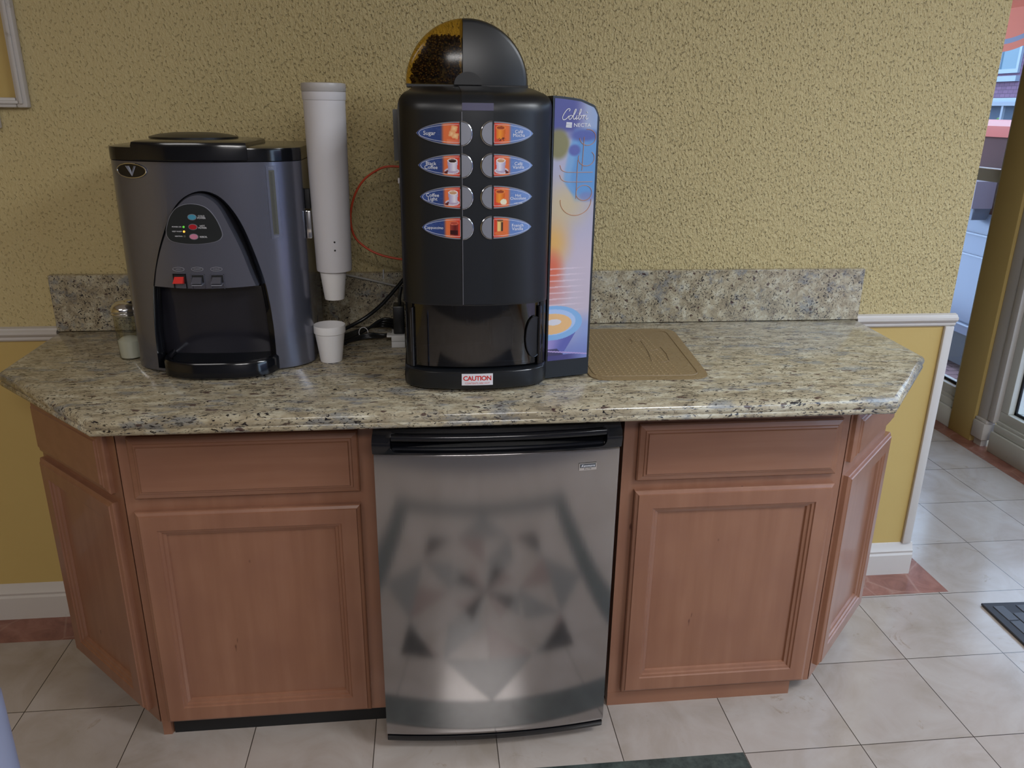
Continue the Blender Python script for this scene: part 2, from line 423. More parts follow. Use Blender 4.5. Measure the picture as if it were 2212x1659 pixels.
# chair rails
def rail(name, x0, x1):
    prof = [(0, .884), (-.006, .884), (-.010, .889), (-.010, .896), (-.016, .900), (-.020, .906), (-.020, .913), (-.014, .917), (-.012, .921), (0, .924)]
    r = MB().loft([[(x, y, z) for y, z in prof] for x in (x0, x1)]).build(name, M['trim'], ang=25)
    return struct(r)
rail('trim_3', -3.2, -1.003); rail('trim_4', 1.304, 1.632)
def base(name, x0, x1):
    prof = [(0, 0), (-.016, 0), (-.016, .075), (-.012, .082), (-.014, .090), (-.010, .096), (-.006, .108), (-.003, .116), (0, .118)]
    return struct(MB().loft([[(x, y, z) for y, z in prof] for x in (x0, x1)]).build(name, M['trim'], ang=25))
base('baseboard_left', -3.2, -.995); base('baseboard_right', 1.305, 1.642)
# corner strip at the wall's end
c = MB(); c.box(1.600, 1.630, -.012, .0, .117, .884, .003); c.box(1.614, 1.630, -.011, .13, .117, .884, .003)
struct(c.build('trim_5', M['trim']))
# framed panel high on the left wall
t = MB(); t.box(-.998, -.972, -.022, 0, 1.49, 2.35, .004); t.box(-2.2, -.9985, -.0215, 0, 1.490, 1.514, .004); t.box(-.991, -.981, -.027, -.02, 1.4985, 2.35, .003); t.box(-2.2, -.9915, -.0265, -.02, 1.4985, 1.507, .003)
t = struct(t.build('trim_6', M['trim']))
MB().box(-2.2, -.998, -.006, 0, 1.514, 2.35).build('panel', M['wall_low'], t)
MB().box(-1.078, -1.050, -.02, 0, 1.440, 1.487, .004).build('frame_piece', M['trim'], t)
# floor borders and the star medallion
b = MB(); b.box(-3.2, 1.713, -.131, 0, 0, .0007); b.box(1.613, 1.713, 0, .13, 0, .0007); b.box(2.545, 2.66, -4.6, 2.4, 0, .0007)
struct(b.build('floor_border', M['terra']))
mx, my, hf = .150, -1.352, .6096
fr = MB()
for a in ((mx-hf, mx+hf, my+hf-.10, my+hf), (mx-hf, mx+hf, my-hf, my-hf+.10), (mx-hf, mx-hf+.10, my-hf+.1, my+hf-.1), (mx+hf-.10, mx+hf, my-hf+.1, my+hf-.1)):
    fr.box(a[0], a[1], a[2], a[3], 0, .0008)
fr = struct(fr.build('floor_inlay', M['green_marble']))
g = MB(); r = MB(); q = .17
def tri(mb, *p): mb.poly([(mx+x*q, my+y*q, .0009) for x, y in p])
for k in range(4):
    c_, s_ = [(1, 0), (0, 1), (-1, 0), (0, -1)][k]
    R_ = lambda x, y: (x*c_-y*s_, x*s_+y*c_)
    tri(g, R_(0, 3), R_(-1, 2), R_(1, 2)); tri(r, R_(0, 1), R_(1, 2), R_(0, 2)); tri(g, R_(0, 1), R_(-1, 2), R_(-1, 1))
    tri(g, R_(1, 2), R_(2, 2), R_(2, 1.2)); tri(r, R_(-1, 2), R_(-2, 2), R_(-2, 1.2)); tri(r, R_(0, 0), R_(.9, .35), R_(.35, .9)); tri(g, R_(0, 0), R_(-.2, 1), R_(-.9, .9))
g.build('green_triangles', m_marb('grey green marble', (98, 98, 94), (112, 111, 107)), fr); r.build('red_triangles', m_marb('brown red marble', (116, 92, 83), (130, 108, 99)), fr)
struct(MB().box(-1.2, 1.7, -3.6, -2.25, .0002, .006, .002).build('unseen_dark_sheet', plain('added dark grey sheet', (62, 62, 68), .9)))  # unseen sheet added behind the viewer to darken the fridge door's reflection
# white boxes added above the fill lamps, out of the frame
for i, (x, y, p) in enumerate(FILL_LAMPS):
    f = MB().box(x-.6, x+.6, y-.3, y+.3, 2.562, 2.598, .004).build('fill_lamp_fixture', M['white'])
    tag(f, 'oblong white fixture added on the ceiling behind the viewer for fill light', 'ceiling light', 'added fill light fixtures')

# ------------------------------------------------------------------ cabinets
YC, X1, X2, X3, X4, ZT = -.548, -.6834, -.1264, .4567, 1.0146, .873
def panel_mesh(w, h, prof, flat_depth):
    """door face in local x (width), z (height), front towards -y; concentric rectangles (inset, out)"""
    b = bmesh.new(); rings = []
    for ins, out in prof:
        rings.append([b.verts.new((ins, -out, ins)), b.verts.new((w-ins, -out, ins)), b.verts.new((w-ins, -out, h-ins)), b.verts.new((ins, -out, h-ins))])
    for A, B in zip(rings, rings[1:]):
        for i in range(4): b.faces.new((A[i], A[(i+1) % 4], B[(i+1) % 4], B[i]))
    b.faces.new(rings[-1]); b.faces.new(rings[0][::-1])
    bmesh.ops.recalc_face_normals(b, faces=b.faces); return b
DOOR = [(0, 0), (0, .012), (.002, .0145), (.008, .0175), (.0095, .020), (.045, .020), (.047, .0165), (.0525, .0155), (.0545, .0115), (.061, .0095), (.063, .004), (.0645, .004)]
DRAW = [(0, 0), (0, .010), (.003, .013), (.014, .0165), (.0155, .0185), (.020, .0195), (.022, .0225)]
def front(name, origin, ang, w, h, prof, mat, parent):
    b = panel_mesh(w, h, prof, 0); me = bpy.data.meshes.new(name); b.to_mesh(me); b.free()
    me.transform(Matrix.Translation(origin) @ Matrix.Rotation(ang, 4, 'Z'))
    return link_mesh(name, me, mat, parent, ang=0)
def cab(label, pts, z0):
    cx = sum(p[0] for p in pts)/len(pts); cy = sum(p[1] for p in pts)/len(pts)
    t = empty('base_cabinet', (cx, cy, 0), label, 'cabinet')
    MB().prism(pts, z0, ZT, .001, 1).build('carcass', M['wood'], t, ang=0); return t
G = .0012
c1 = cab('wide wooden base cabinet left of the fridge, black toe kick', [(X1+G, -.002), (X1+G, YC), (X2, YC), (X2, -.002)], .040)
front('drawer_front', (-.657, YC, .668), 0, .498, .150, DRAW, M['wood_h'], c1)
front('door', (-.662, YC, .050), 0, .501, .586, DOOR, M['wood'], c1)
box('toe_kick', X1+.028, X2, YC+.006, YC+.03, 0, .040, M['black_rough'], c1)
s = MB().prism([(X1+.002, YC+.001), (X1+.022, YC+.001), (X1+.028, YC+.02), (X1+.002, YC+.03)], 0, .0405).build('corner_foot', M['wood'], c1)
c2 = cab('angled wooden base cabinet at the left end, dim brown door turned to the left', [(X1-G, -.002), (-.985, -.002), (-.985, -.248), (X1-G, YC)], .040)
a45 = radians(-45); e = sqrt(.5)
front('drawer_front', (-.973-.0*e, -.2585, .668), a45, .372, .150, DRAW, M['wood_h'], c2)
front('door', (-.978, -.2535, .066), a45, .384, .582, DOOR, M['wood'], c2)
MB().prism([(X1-.002, -.05), (-.95, -.05), (-.95, -.232), (X1-.002, YC+.04)], 0, .0405).build('plinth', M['wood'], c2)
c3 = cab('wide wooden base cabinet right of the fridge with a wooden skirting board', [(X3, -.002), (X3, YC), (X4-G, YC), (X4-G, -.002)], .040)
front('drawer_front', (.490, YC, .668), 0, .502, .146, DRAW, M['wood_h'], c3)
front('door', (.489, YC, .052), 0, .504, .590, DOOR, M['wood'], c3)
box('skirting_board', X3, .963, YC-.001, YC+.02, 0, .041, M['wood_h'], c3)
c4 = cab('angled wooden base cabinet at the right end, door facing the window with a bluish sheen', [(X4+G, -.002), (X4+G, YC), (1.289, -.275), (1.289, -.002)], .040)
a45b = radians(45)
front('drawer_front', (X4+.014, YC+.014, .688), a45b, .362, .128, DRAW, M['wood_h'], c4)
front('door', (X4+.014, YC+.014, .082), a45b, .378, .568, DOOR, M['wood'], c4)
MB().prism([(X4+.002, -.05), (X4+.002, YC+.045), (1.26, -.24), (1.26, -.05)], 0, .0405).build('plinth', M['wood'], c4)

# ------------------------------------------------------------------ countertop
ct = MB(); P = [(-1.002, -.022), (-.992, -.365), (-.673, -.692), (1.032, -.692), (1.285, -.392), (1.304, -.022)]
b = ct.b; T0, T1 = ZT+.0005, .913
def inset(P, d):
    out = []; n = len(P)
    for i in range(n):
        p0, p1, p2 = Vector(P[i-1]), Vector(P[i]), Vector(P[(i+1) % n])
        a = (p1-p0).normalized(); c_ = (p2-p1).normalized(); na = Vector((-a.y, a.x)); nc = Vector((-c_.y, c_.x))
        da = 0 if i == 0 else d*(1 if True else 0); dc = d
        if i == 0: da = 0
        if i == n-1: dc = 0
        # solve p + offsets
        M2 = Matrix(((na.x, na.y), (nc.x, nc.y))); rhs = Vector((na.dot(p1)+da, nc.dot(p1)+dc)); out.append(tuple(M2.inverted() @ rhs))
    return out
def ring(d, z): return [(x, y, z) for x, y in inset(P, d)]
prof = [(.010, T0), (.004, T0+.002), (.001, T0+.006), (.001, T0+.011), (.003, T0+.0145), (.0015, T0+.018), (0, T0+.022), (0, T0+.027), (.002, T0+.032), (.006, T0+.0365), (.012, T1)]
ct.loft([ring(d, z) for d, z in prof])
o = ct.build('countertop', M['granite'], ang=50)
tag(o, 'beige and black speckled granite countertop with clipped corners over the cabinets', 'countertop')
o = MB().box(-1.0, 1.302, -.021, -.0005, .9135, 1.068, .0015, 1).build('backsplash', M['granite_up'])
tag(o, 'long granite backsplash strip standing against the yellow wall', 'backsplash')

# ------------------------------------------------------------------ fridge
fx0, fx1, fy = -.1185, .4205, -.652
def yf(x): return fy-.020*(1-((x-(fx0+fx1)/2)/((fx1-fx0)/2))**2)
fr = empty('compact_fridge', ((fx0+fx1)/2, -.35, 0), 'compact fridge with a brushed steel door and black top handle, under the counter', 'fridge')
box('body', fx0+.006, fx1-.012, -.585, -.06, .02, .852, M['black_rough'], fr, .004)
def fplan(x0, x1, off, back, n=24):
    A = [x0+(x1-x0)*i/n for i in range(n+1)]
    return [(x, yf(x)+off) for x in A]+[(x1, back), (x0, back)]
def fring(ins, off, z, back=-.60): return [(x, y, z) for x, y in fplan(fx0+ins, fx1-ins, off, back)]
MB().loft([fring(.006, .008, .044), fring(.001, .001, .050), fring(.0, .0, .054), fring(0, 0, .0565), fring(0, 0, .795), fring(0, 0, .798), fring(.001, .001, .800)]).build('door', M['steel'], fr, ang=50)
MB().loft([fring(.004, .006, .026), fring(.001, .003, .030), fring(.001, .003, .0435)]).build('bottom_trim', M['black_gloss'], fr, ang=50)
cap = MB().loft([fring(.001, .000, .8005), fring(-.002, -.006, .804), fring(-.003, -.009, .825), fring(-.002, -.007, .842), fring(.002, .004, .860), fring(.010, .022, .867)]).build('handle_cap', [M['black_gloss'], M['black_gloss']], fr, ang=50)
def rr_xz(x0, x1, z0, z1, r, y0, y1, n=6):
    pts = []
    for cx, cz, a0 in ((x1-r, z0+r, -90), (x1-r, z1-r, 0), (x0+r, z1-r, 90), (x0+r, z0+r, 180)):
        for k in range(n+1):
            a = radians(a0+90*k/n); pts.append((cx+r*cos(a), cz+r*sin(a)))
    return MB().loft([[(x, y, z) for x, z in pts] for y in (y0, y1)])
wm = wmat(fr)
ctr = rr_xz(-.082, .388, .8085, .852, .014, -.72, -.637).build('cutter', M['black_gloss'])
cap.data.transform(wm); cap.parent = None; bool_cut(cap, ctr); cap.data.transform(wm.inverted()); cap.parent = fr
bar = MB().tube([(x, yf(x)-.001, .842) for x in [-.079+.464*i/20 for i in range(21)]], .009, 10).build('grip_bar', M['black_gloss'], fr)
MB().tube([(x, yf(x)+.004, .813) for x in [-.078+.462*i/20 for i in range(21)]], .005, 8).build('grip_lip', M['black_gloss'], fr)
bd = MB(); surf_strip(bd, .328, .368, .752, .769, yf, .0025, .001, 6); bd = bd.build('badge', M['chrome'], fr, ang=30)
ins = MB(); surf_strip(ins, .330, .366, .7585, .7675, yf, .0029, .001, 6); ins.build('badge_inset', plain('badge grey', (70, 72, 76), .4), bd)
lettering('Kenmore', on_surf(yf, .348, .763, .0033), .0082, M['white'], bd, shear=.35)
lettering('E L I T E', on_surf(yf, .348, .7552, .0031), .0045, M['black_rough'], bd)
for sx in (fx0+.05, fx1-.05): MB().lathe([(.014, 0), (.016, .003), (.016, .024), (.01, .0265)], sx, -.61, 16).build('foot', M['black_rough'], fr)

# ------------------------------------------------------------------ water cooler
ZC = .913
def ysc(x):
    d = min(abs(x+.4755)/.2045, .9999); return -.33-.09*sqrt(max(0, 1-d**2.5))
wc = empty('water_cooler', (-.467, -.25, ZC), 'large grey countertop water dispenser with an arched black dispensing bay', 'water cooler')
def cplan(grow=0, back=-.09, yo=0, n=40):
    pts = []
    for i in range(n+1):
        a = -pi/2+pi*i/n; x = -.4755+.2045*sin(a); pts.append((-.4755+(x+.4755)*(1+grow/.2045), ysc(x)-grow+yo))
    # rounded sides going back
    return pts+[(-.271+grow, -.25), (-.272+grow, -.14), (-.288, back), (-.662, back), (-.679-grow, -.14), (-.680-grow, -.25)]
def cring(g_, z, yo=0): return [(x, y, z) for x, y in cplan(g_, yo=yo)]
outer = [(-.6190, .925), (-.6155, 1.029), (-.6048, 1.1159), (-.5878, 1.1795), (-.568, 1.2312), (-.5429, 1.2816), (-.5142, 1.3134), (-.4786, 1.3282), (-.4457, 1.3214), (-.4194, 1.2968), (-.3949, 1.2516), (-.3724, 1.1793), (-.3584, 1.1154), (-.3507, 1.0281), (-.3496, .925)]
so = [(p.x, p.y) for p in spline(outer, 5)]
body = MB().loft([cring(-.006, ZC+.002), cring(0, ZC+.006), cring(0, ZC+.009), cring(0, 1.385), cring(0, 1.388), cring(-.001, 1.3885)]).build('body', [M['graphite'], M['black_gloss']], None, ang=35)
cut = MB().loft([[(x, y, z) for x, z in so] for y in (-.5, -.30)]); 
for f in cut.b.faces: f.material_index = 1
cut = cut.build('cutter', [M['graphite'], M['black_gloss']])
bool_cut(body, cut); body.data.transform(wmat(wc).inverted()); body.parent = wc
# black liner edge along the arch (wide groove)
ln = MB(); R0 = []; R1 = []; R2 = []; R3 = []
inn = []
cxm = -.484
for x, z in so:
    k = .93 if x < cxm else .90
    inn.append((cxm+(x-cxm)*k, 1.0+(z-1.0)*(.988 if z > 1 else 1)))
ln.loft([[(x, ysc(x)-.0012, z) for x, z in so], [(x, ysc(x)+.010, z) for x, z in inn], [(x, ysc(x)+.03, z) for x, z in inn], [(x, ysc(x)+.03, z) for x, z in so]], cap=False, closed=False)
ln.build('arch_liner', M['black_gloss'], wc, ang=60)
# control panel
pin = [(-.6035, 1.1182), (-.5935, 1.1587), (-.5785, 1.2005), (-.5600, 1.2415), (-.5370, 1.2866), (-.5110, 1.3134), (-.484, 1.3233), (-.4605, 1.3175), (-.4386, 1.2969), (-.419, 1.2519), (-.3996, 1.2008), (-.3849, 1.1485), (-.3748, 1.1185)]
sp = [(p.x, p.y) for p in spline(pin, 5)]
bot = [(-.3748+(-.6035+.3748)*i/14, 1.1185-.004*sin(pi*i/14)) for i in range(1, 14)]
ol = sp+bot
pan = MB(); L0 = [(x, ysc(x)+.001, z) for x, z in ol]; cc = (-.49, 1.19)
L1 = [(cc[0]+(x-cc[0])*.965, ysc(x)-.006, cc[1]+(z-cc[1])*.975) for x, z in ol]
pan.loft([[(x, y+.12, z) for x, y, z in L0], L0, L1], cap=False)
# faceted front fill with rows so that it follows the bow
L2 = [(cc[0]+(x-cc[0])*.5, ysc(cc[0]+(x-cc[0])*.5)-.007, cc[1]+(z-cc[1])*.5) for x, z in ol]
pan.loft([L1, L2], cap=False)
pan.poly(L2); pan.poly([(x, y+.12, z) for x, y, z in L0])
bmesh.ops.remove_doubles(pan.b, verts=pan.b.verts, dist=1e-5)
panel = pan.build('control_panel', M['graphite2'], wc, ang=30)
def yp(x): return ysc(x)-.0072
ctl = [(-.5557, 1.2455), (-.5500, 1.262), (-.5413, 1.2787), (-.5254, 1.2946), (-.4981, 1.3017), (-.4688, 1.2949), (-.4507, 1.2741), (-.4400, 1.2461), (-.4406, 1.231), (-.4564, 1.2209), (-.4983, 1.216), (-.5416, 1.2207), (-.5545, 1.2315)]
sc_ = [(p.x, p.y) for p in spline(ctl+[ctl[0]], 5)][:-1]
rim = [(-.497+(x+.497)*1.025, 1.255+(z-1.255)*1.025) for x, z in sc_]
surf_patch(MB(), rim, yp, front=.0004, back=.003).build('display_rim', M['silver'], panel, ang=30)
kp = surf_patch(MB(), sc_, yp, front=.0010, back=.003).build('key_plate', M['dark_panel'], panel, ang=30)
def oval(x, z, rx, rz, n=24): return [(x+rx*cos(2*pi*i/n), z+rz*sin(2*pi*i/n)) for i in range(n)]
for nm, x, z, m in (('cold_key', -.4974, 1.2741, 'blue_button'), ('hot_key', -.4979, 1.2532, 'red_button'), ('reboil_key', -.4984, 1.2321, 'pink_button')):
    surf_patch(MB(), oval(x, z, .0098, .0066), yp, front=.0014, back=.002).build('key_rim', M['silver'], panel)
    surf_patch(MB(), oval(x, z, .0084, .0054), yp, front=.0024, back=.002).build(nm, M[m], panel)
for x, z, m in ((-.5176, 1.2531, 'green_led'), (-.5178, 1.2431, 'orange_led'), (-.5178, 1.2329, 'gauge')):
    surf_patch(MB(), oval(x, z, .0023, .0023, 12), yp, front=.002, back=.002).build('indicator_light', M[m], panel)
for body_, x, z, al in (('COLD\nPOWER', -.4779, 1.2741, 'CENTER'), ('HOT\nPOWER', -.4779, 1.2530, 'CENTER'), ('REBOIL', -.4779, 1.2315, 'CENTER'), ('POWER ON', -.5222, 1.2531, 'RIGHT'), ('KEEP WARM', -.5222, 1.2432, 'RIGHT'), ('HEATING', -.5222, 1.2329, 'RIGHT')):
    lettering(body_, on_surf(yp, x, z, .0015), .0050 if al == 'CENTER' else .0038, M['white'], panel, al, line=.85)
for body_, x, z in (('HOT', -.5401, 1.1604), ('ROOM', -.4996, 1.1607), ('COLD', -.4588, 1.1604)):
    rg = MB(); pts = oval(x, z, .0125, .0046, 32); rg.tube([(a, yp(a)-.0006, c_) for a, c_ in pts+[pts[0]]], .0004, 5); rg.build('oval_ring', M['grey_print'], panel)
    lettering(body_, on_surf(yp, x, z, .0008), .0052, M['grey_print'], panel)
for k, (x, z) in enumerate(((-.5401, 1.1354), (-.5006, 1.1347), (-.4586, 1.1344))):
    fr_ = MB()
    for a in ((x-.0145, x-.0125, z-.018, z+.0145), (x+.0125, x+.0145, z-.018, z+.0145), (x-.0145, x+.0145, z+.0125, z+.0145), (x-.0125, x+.0125, z-.007, z-.0045)):
        surf_strip(fr_, a[0], a[1], a[2], a[3], yp, .0012, .002, 2)
    fr_.build('tap_frame', M['graphite'] if k else M['black_gloss'], panel)
    rc = MB(); surf_strip(rc, x-.0125, x+.0125, z-.004, z+.0125, yp, .0003, .002, 2); rc.build('tap_recess', M['black_rough'], panel)
    lv = MB()
    y0 = yp(x)
    lv.loft([[(x-.0095+s_, y0-.001, z+.008), (x+.0095+s_, y0-.001, z+.008), (x+.0095+s_, y0-.006, z+.009), (x-.0095+s_, y0-.006, z+.009)] for s_ in (0,)] +
            [[(x-.0105, y0-.002, z-.003), (x+.0095, y0-.002, z-.003), (x+.0095, y0-.013, z+.001), (x-.0105, y0-.013, z+.001)],
             [(x-.0120, y0-.003, z-.007), (x+.0095, y0-.003, z-.007), (x+.0095, y0-.017, z-.004), (x-.0120, y0-.017, z-.004)]])
    lv.build('tap_lever', M['red_lever'] if k == 0 else M['graphite2'], panel, ang=30)
    if k: 
        hl = MB(); surf_strip(hl, x-.011, x+.011, z-.0085, z-.0062, yp, .016, .002, 2); hl.build('lever_edge', M['silver'], panel)
# niche nozzle housing and drip tray
A_ = [-.625+(.625-.345)*i/20 for i in range(21)]
nb = MB(); nb.loft([[(x, ysc(x)+.045+.02*k_, z) for x in A_]+[(x, -.305, z) for x in reversed(A_)] for z, k_ in ((ZC+.03, .6), (1.0, .3), (1.07, 0), (1.112, -.6))]); nb.build('bay_back', plain('dark metallic back', (46, 45, 52), .16, .3), wc, ang=50)
def tplan(g_):
    x0, x1 = -.604+g_, -.345-g_; n = 24; pts = []
    for i in range(n+1):
        x = x0+(x1-x0)*i/n; d = (x+.4745)/((x1-x0)/2); pts.append((x, -.405-.065*sqrt(max(0, 1-abs(d)**2.6))+g_))
    return pts+[(x1, -.31), (x0, -.31)]
def tring(g_, z): return [(x, y, z) for x, y in tplan(g_)]
MB().loft([tring(.006, ZC+.0005), tring(0, ZC+.006), tring(0, ZC+.036), tring(.003, ZC+.041), tring(.009, ZC+.042), tring(.013, ZC+.038), tring(.016, ZC+.030)]).build('drip_tray', M['black_gloss'], wc, ang=40)
MB().loft([[(-.4745+(x+.4745)*.86, -.36+(y+.36)*.82, z) for x, y in tplan(0)] for z in (ZC+.0302, ZC+.0345)]).build('drip_grille', M['black'], wc, ang=30)
# black top band, top, lid
MB().loft([cring(.0, 1.3892), cring(.0008, 1.390), cring(.0008, 1.412), cring(0, 1.4165), cring(-.012, 1.4195)]).build('top_band', M['black_gloss'], wc, ang=40)
lidp = []
for i in range(25):
    x = -.612+(-.372+.612)*i/24; d = (x+.492)/.120; lidp.append((x, ysc(x)-.006-.006*max(0, 1-d**2)))
lidp += [(-.375, -.18), (-.45, -.12), (-.54, -.12), (-.610, -.18)]
def lring(k, z): return [(-.492+(x+.492)*k, -.28+(y+.28)*k, z) for x, y in lidp]
MB().loft([lring(.985, 1.3905), lring(1, 1.393), lring(1, 1.421), lring(.985, 1.428), lring(.93, 1.4305), lring(.80, 1.431)]).build('lid', M['black_gloss'], wc, ang=35)
MB().loft([[(-.525+.098*k*cos(2*pi*i/36), -.235+.09*k*sin(2*pi*i/36), z) for i in range(36)] for k, z in ((1, 1.4302), (1, 1.434), (.8, 1.439), (.5, 1.4425), (.1, 1.4435))]).build('lid_dome', M['black'], wc)
# badge, level gauge
bx, bz = -.6196, 1.3688
def yb(x): return ysc(x)-.0005
ring_ = MB(); pts = oval(bx, bz, .0345, .0150, 40); ring_.tube([(a, yb(a)-.002, c_) for a, c_ in pts+[pts[0]]], .0013, 6)
bdg = surf_patch(MB(), oval(bx, bz, .034, .0148, 40), yb, front=.0015).build('badge', M['black_gloss'], wc, ang=30)
ring_.build('badge_ring', M['chrome'], bdg)
v_ = MB()
for s_ in range(4):
    o_ = .0026*s_
    v_.tube([(bx-.0115+o_, yb(bx-.0115+o_)-.002, bz+.0095), (bx+.001, yb(bx)-.002, bz-.0105+o_*.9)], .0006, 4)
v_.tube([(bx+.001, yb(bx)-.002, bz-.0105), (bx+.0115, yb(bx+.0115)-.002, bz+.0095)], .0011, 4)
v_.tube([(bx+.001, yb(bx)-.002, bz-.0065), (bx+.0085, yb(bx+.0085)-.002, bz+.0095)], .0006, 4)
v_.build('letter_v', M['silver'], bdg)
gx0, gx1 = -.3385, -.3165
gg = MB(); surf_strip(gg, gx0, gx1, 1.222, 1.381, yb, .0006, .001, 4); gg = gg.build('level_gauge', M['graphite2'], wc)
g2 = MB(); surf_strip(g2, gx0+.0055, gx1-.0055, 1.232, 1.371, yb, .0014, .001, 4); g2.build('gauge_strip', M['gauge'], gg)
tk = MB()
for i in range(44): z = 1.236+i*.003; surf_strip(tk, gx0+.0075, gx0+.0125, z, z+.0007, yb, .0018, .0, 1)
tk.build('gauge_ticks', M['black_rough'], gg)
lettering('FULL', on_surf(yb, (gx0+gx1)/2, 1.376, .001), .0045, M['grey_print'], gg)
lettering('LOW', on_surf(yb, (gx0+gx1)/2, 1.227, .001), .0040, M['grey_print'], gg)
# rounded stub at the right rear corner
MB().lathe([(.0165, ZC+.002), (.018, ZC+.01), (.018, 1.005), (.015, 1.018), (.008, 1.0245), (.001, 1.026)], -.2875, -.25, 24).build('corner_column', M['graphite'], wc)
for x, y in ((-.62, -.33), (-.31, -.33), (-.62, -.13), (-.31, -.13)): MB().lathe([(.014, ZC), (.014, ZC+.005)], x, y, 16).build('foot', M['black_rough'], wc)

# ------------------------------------------------------------------ sugar dispenser
sd = empty('sugar_dispenser', (-.7225, -.272, ZC), 'faceted glass sugar dispenser with a chrome flap lid, half hidden behind the water cooler', 'sugar dispenser')
def fac(r, z, k=.05, n=48): return [(-.7225+r*(1+k*abs(cos(6*2*pi*i/n)) - k)*cos(2*pi*i/n), -.272+r*(1+k*abs(cos(6*2*pi*i/n))-k)*sin(2*pi*i/n), z) for i in range(n)]
MB().loft([fac(.025, ZC+.001, 0), fac(.0272, ZC+.004, 0), fac(.0262, ZC+.010, .03), fac(.0285, 1.00), fac(.0295, 1.022, .0), fac(.0295, 1.026, 0)]).build('jar', M['jar_glass'], sd, ang=50)
MB().loft([fac(.0235, ZC+.004, 0), fac(.0252, ZC+.02, 0), fac(.0258, .958, 0), fac(.016, .9655, 0), fac(.004, .9675, 0)]).build('sugar', M['sugar'], sd)
MB().lathe([(.0300, 1.022), (.0315, 1.024), (.0315, 1.028), (.0302, 1.0295), (.0318, 1.031), (.0325, 1.035), (.0315, 1.040), (.0270, 1.047), (.018, 1.0535), (.002, 1.0565)], -.7225, -.272, 40).build('lid', M['chrome'], sd)
MB().prism([(-.7225+.012*cos(a)+.012, -.272+.010*sin(a)) for a in [2*pi*i/20 for i in range(20)]], 1.0545, 1.0570).build('pour_flap', M['chrome'], sd)

# ------------------------------------------------------------------ cup dispenser, cups
tb = empty('cup_dispenser', (-.214, -.32, 1.13), 'tall milky white cup dispenser tube clipped to the side of the water cooler', 'cup dispenser')
MB().lathe([(.001, 1.40), (.034, 1.40), (.037, 1.1375), (.0385, 1.1360), (.0405, 1.1360), (.0412, 1.1395), (.0445, 1.33), (.0462, 1.516), (.0462, 1.5165)], -.214, -.32, 56).build('tube', M['milky'], tb)
MB().lathe([(.0470, 1.5168), (.0478, 1.519), (.0482, 1.533), (.0474, 1.534)], -.214, -.32, 56).build('collar', M['milky'], tb)
MB().lathe([(.0476, 1.5342), (.0488, 1.536), (.0490, 1.549), (.0480, 1.552), (.040, 1.553), (.01, 1.554)], -.214, -.32, 56).build('cap', plain('frosted cap', (176, 172, 170), .35), tb)
def at_tube(dx, z, r):
    y = -.32-sqrt(r*r-dx*dx); return y
for z in (1.208, 1.189):
    MB().ell((-.2055, at_tube(.0085, z, .0428), z), (.0022, .0015, .0022), sub=2).build('screw', M['black_gloss'], tb)
MB().box(-.2705, -.2585, -.338, -.302, 1.213, 1.277, .002).build('clip', M['chrome'], tb)
MB().box(-.2705, -.2585, -.330, -.310, 1.28, 1.325, .002).build('bracket', M['black_rough'], tb)
def cup(name, cx, cy, z0, label, closed=True):
    t = MB().lathe([(.0235, z0), (.0262, z0), (.0268, z0+.004), (.0355, z0+.070), (.0362, z0+.0705), (.0380, z0+.072), (.0383, z0+.0885), (.0376, z0+.0905), (.0372, z0+.0890), (.0352, z0+.071), (.0252, z0+.008), (.002, z0+.007)], cx, cy, 48)
    return tag(t.build(name, M['foam'], ang=30), label, 'cup')
cup('foam_cup', -.2335, -.328, ZC+.0006, 'single white foam cup standing on the granite below the dispenser tube')
k = MB().lathe([(.0205, 1.0665), (.0228, 1.0662), (.0235, 1.069), (.0308, 1.133), (.0311, 1.16), (.028, 1.16), (.0285, 1.131), (.021, 1.072), (.002, 1.071)], -.2175, -.32, 48).build('foam_cup', M['foam'], ang=30)
tag(k, 'white foam cup poking out of the bottom of the dispenser tube', 'cup')

# ------------------------------------------------------------------ coffee machine
def yco(x):
    d = max(0.0, .050-max(0.0, min(x-KX0, KX1-x)))          # rounded vertical corners
    return -.557-.031*(1-min(1.0, ((x-.110)/.157)**2))+.030*(1-sqrt(max(0.0, 1-(d/.050)**2)))
KX0, KX1 = -.0475, .2668
cmx = empty('coffee_machine', (.13, -.35, ZC), 'tall black hot drinks machine with eight picture buttons and a colourful side poster', 'coffee machine')
KX0, KX1 = -.0475, .2668
def kplan(ins=0, fo=0, back=-.13, n=28, x0=None, x1=None):
    x0 = KX0 if x0 is None else x0; x1 = KX1 if x1 is None else x1
    r = .012; pts = []
    A = [x0+ins, x0+ins+.002, x0+ins+.005]+[x0+ins+.012+(x1-x0-2*ins-.024)*i/n for i in range(n+1)]+[x1-ins-.005, x1-ins-.002, x1-ins]
    E_ = [0]*(n+7)
    return [(x, yco(x)+e_+fo) for x, e_ in zip(A, E_)]+[(x1-ins, back), (x0+ins, back)]
def kring(ins, fo, z, **k): return [(x, y, z) for x, y in kplan(ins, fo, **k)]
body = MB().loft([kring(.001, .001, 1.1085), kring(0, 0, 1.111), kring(0, 0, 1.114), kring(0, 0, 1.496), kring(0, 0, 1.500), kring(.0008, .001, 1.510), kring(.0035, .005, 1.5195), kring(.009, .013, 1.528), kring(.017, .028, 1.534), kring(.024, .06, 1.5385), kring(.03, .12, 1.545, back=-.16), kring(.04, .22, 1.551, back=-.2)])
body = body.build('body', M['black'], cmx, ang=40)
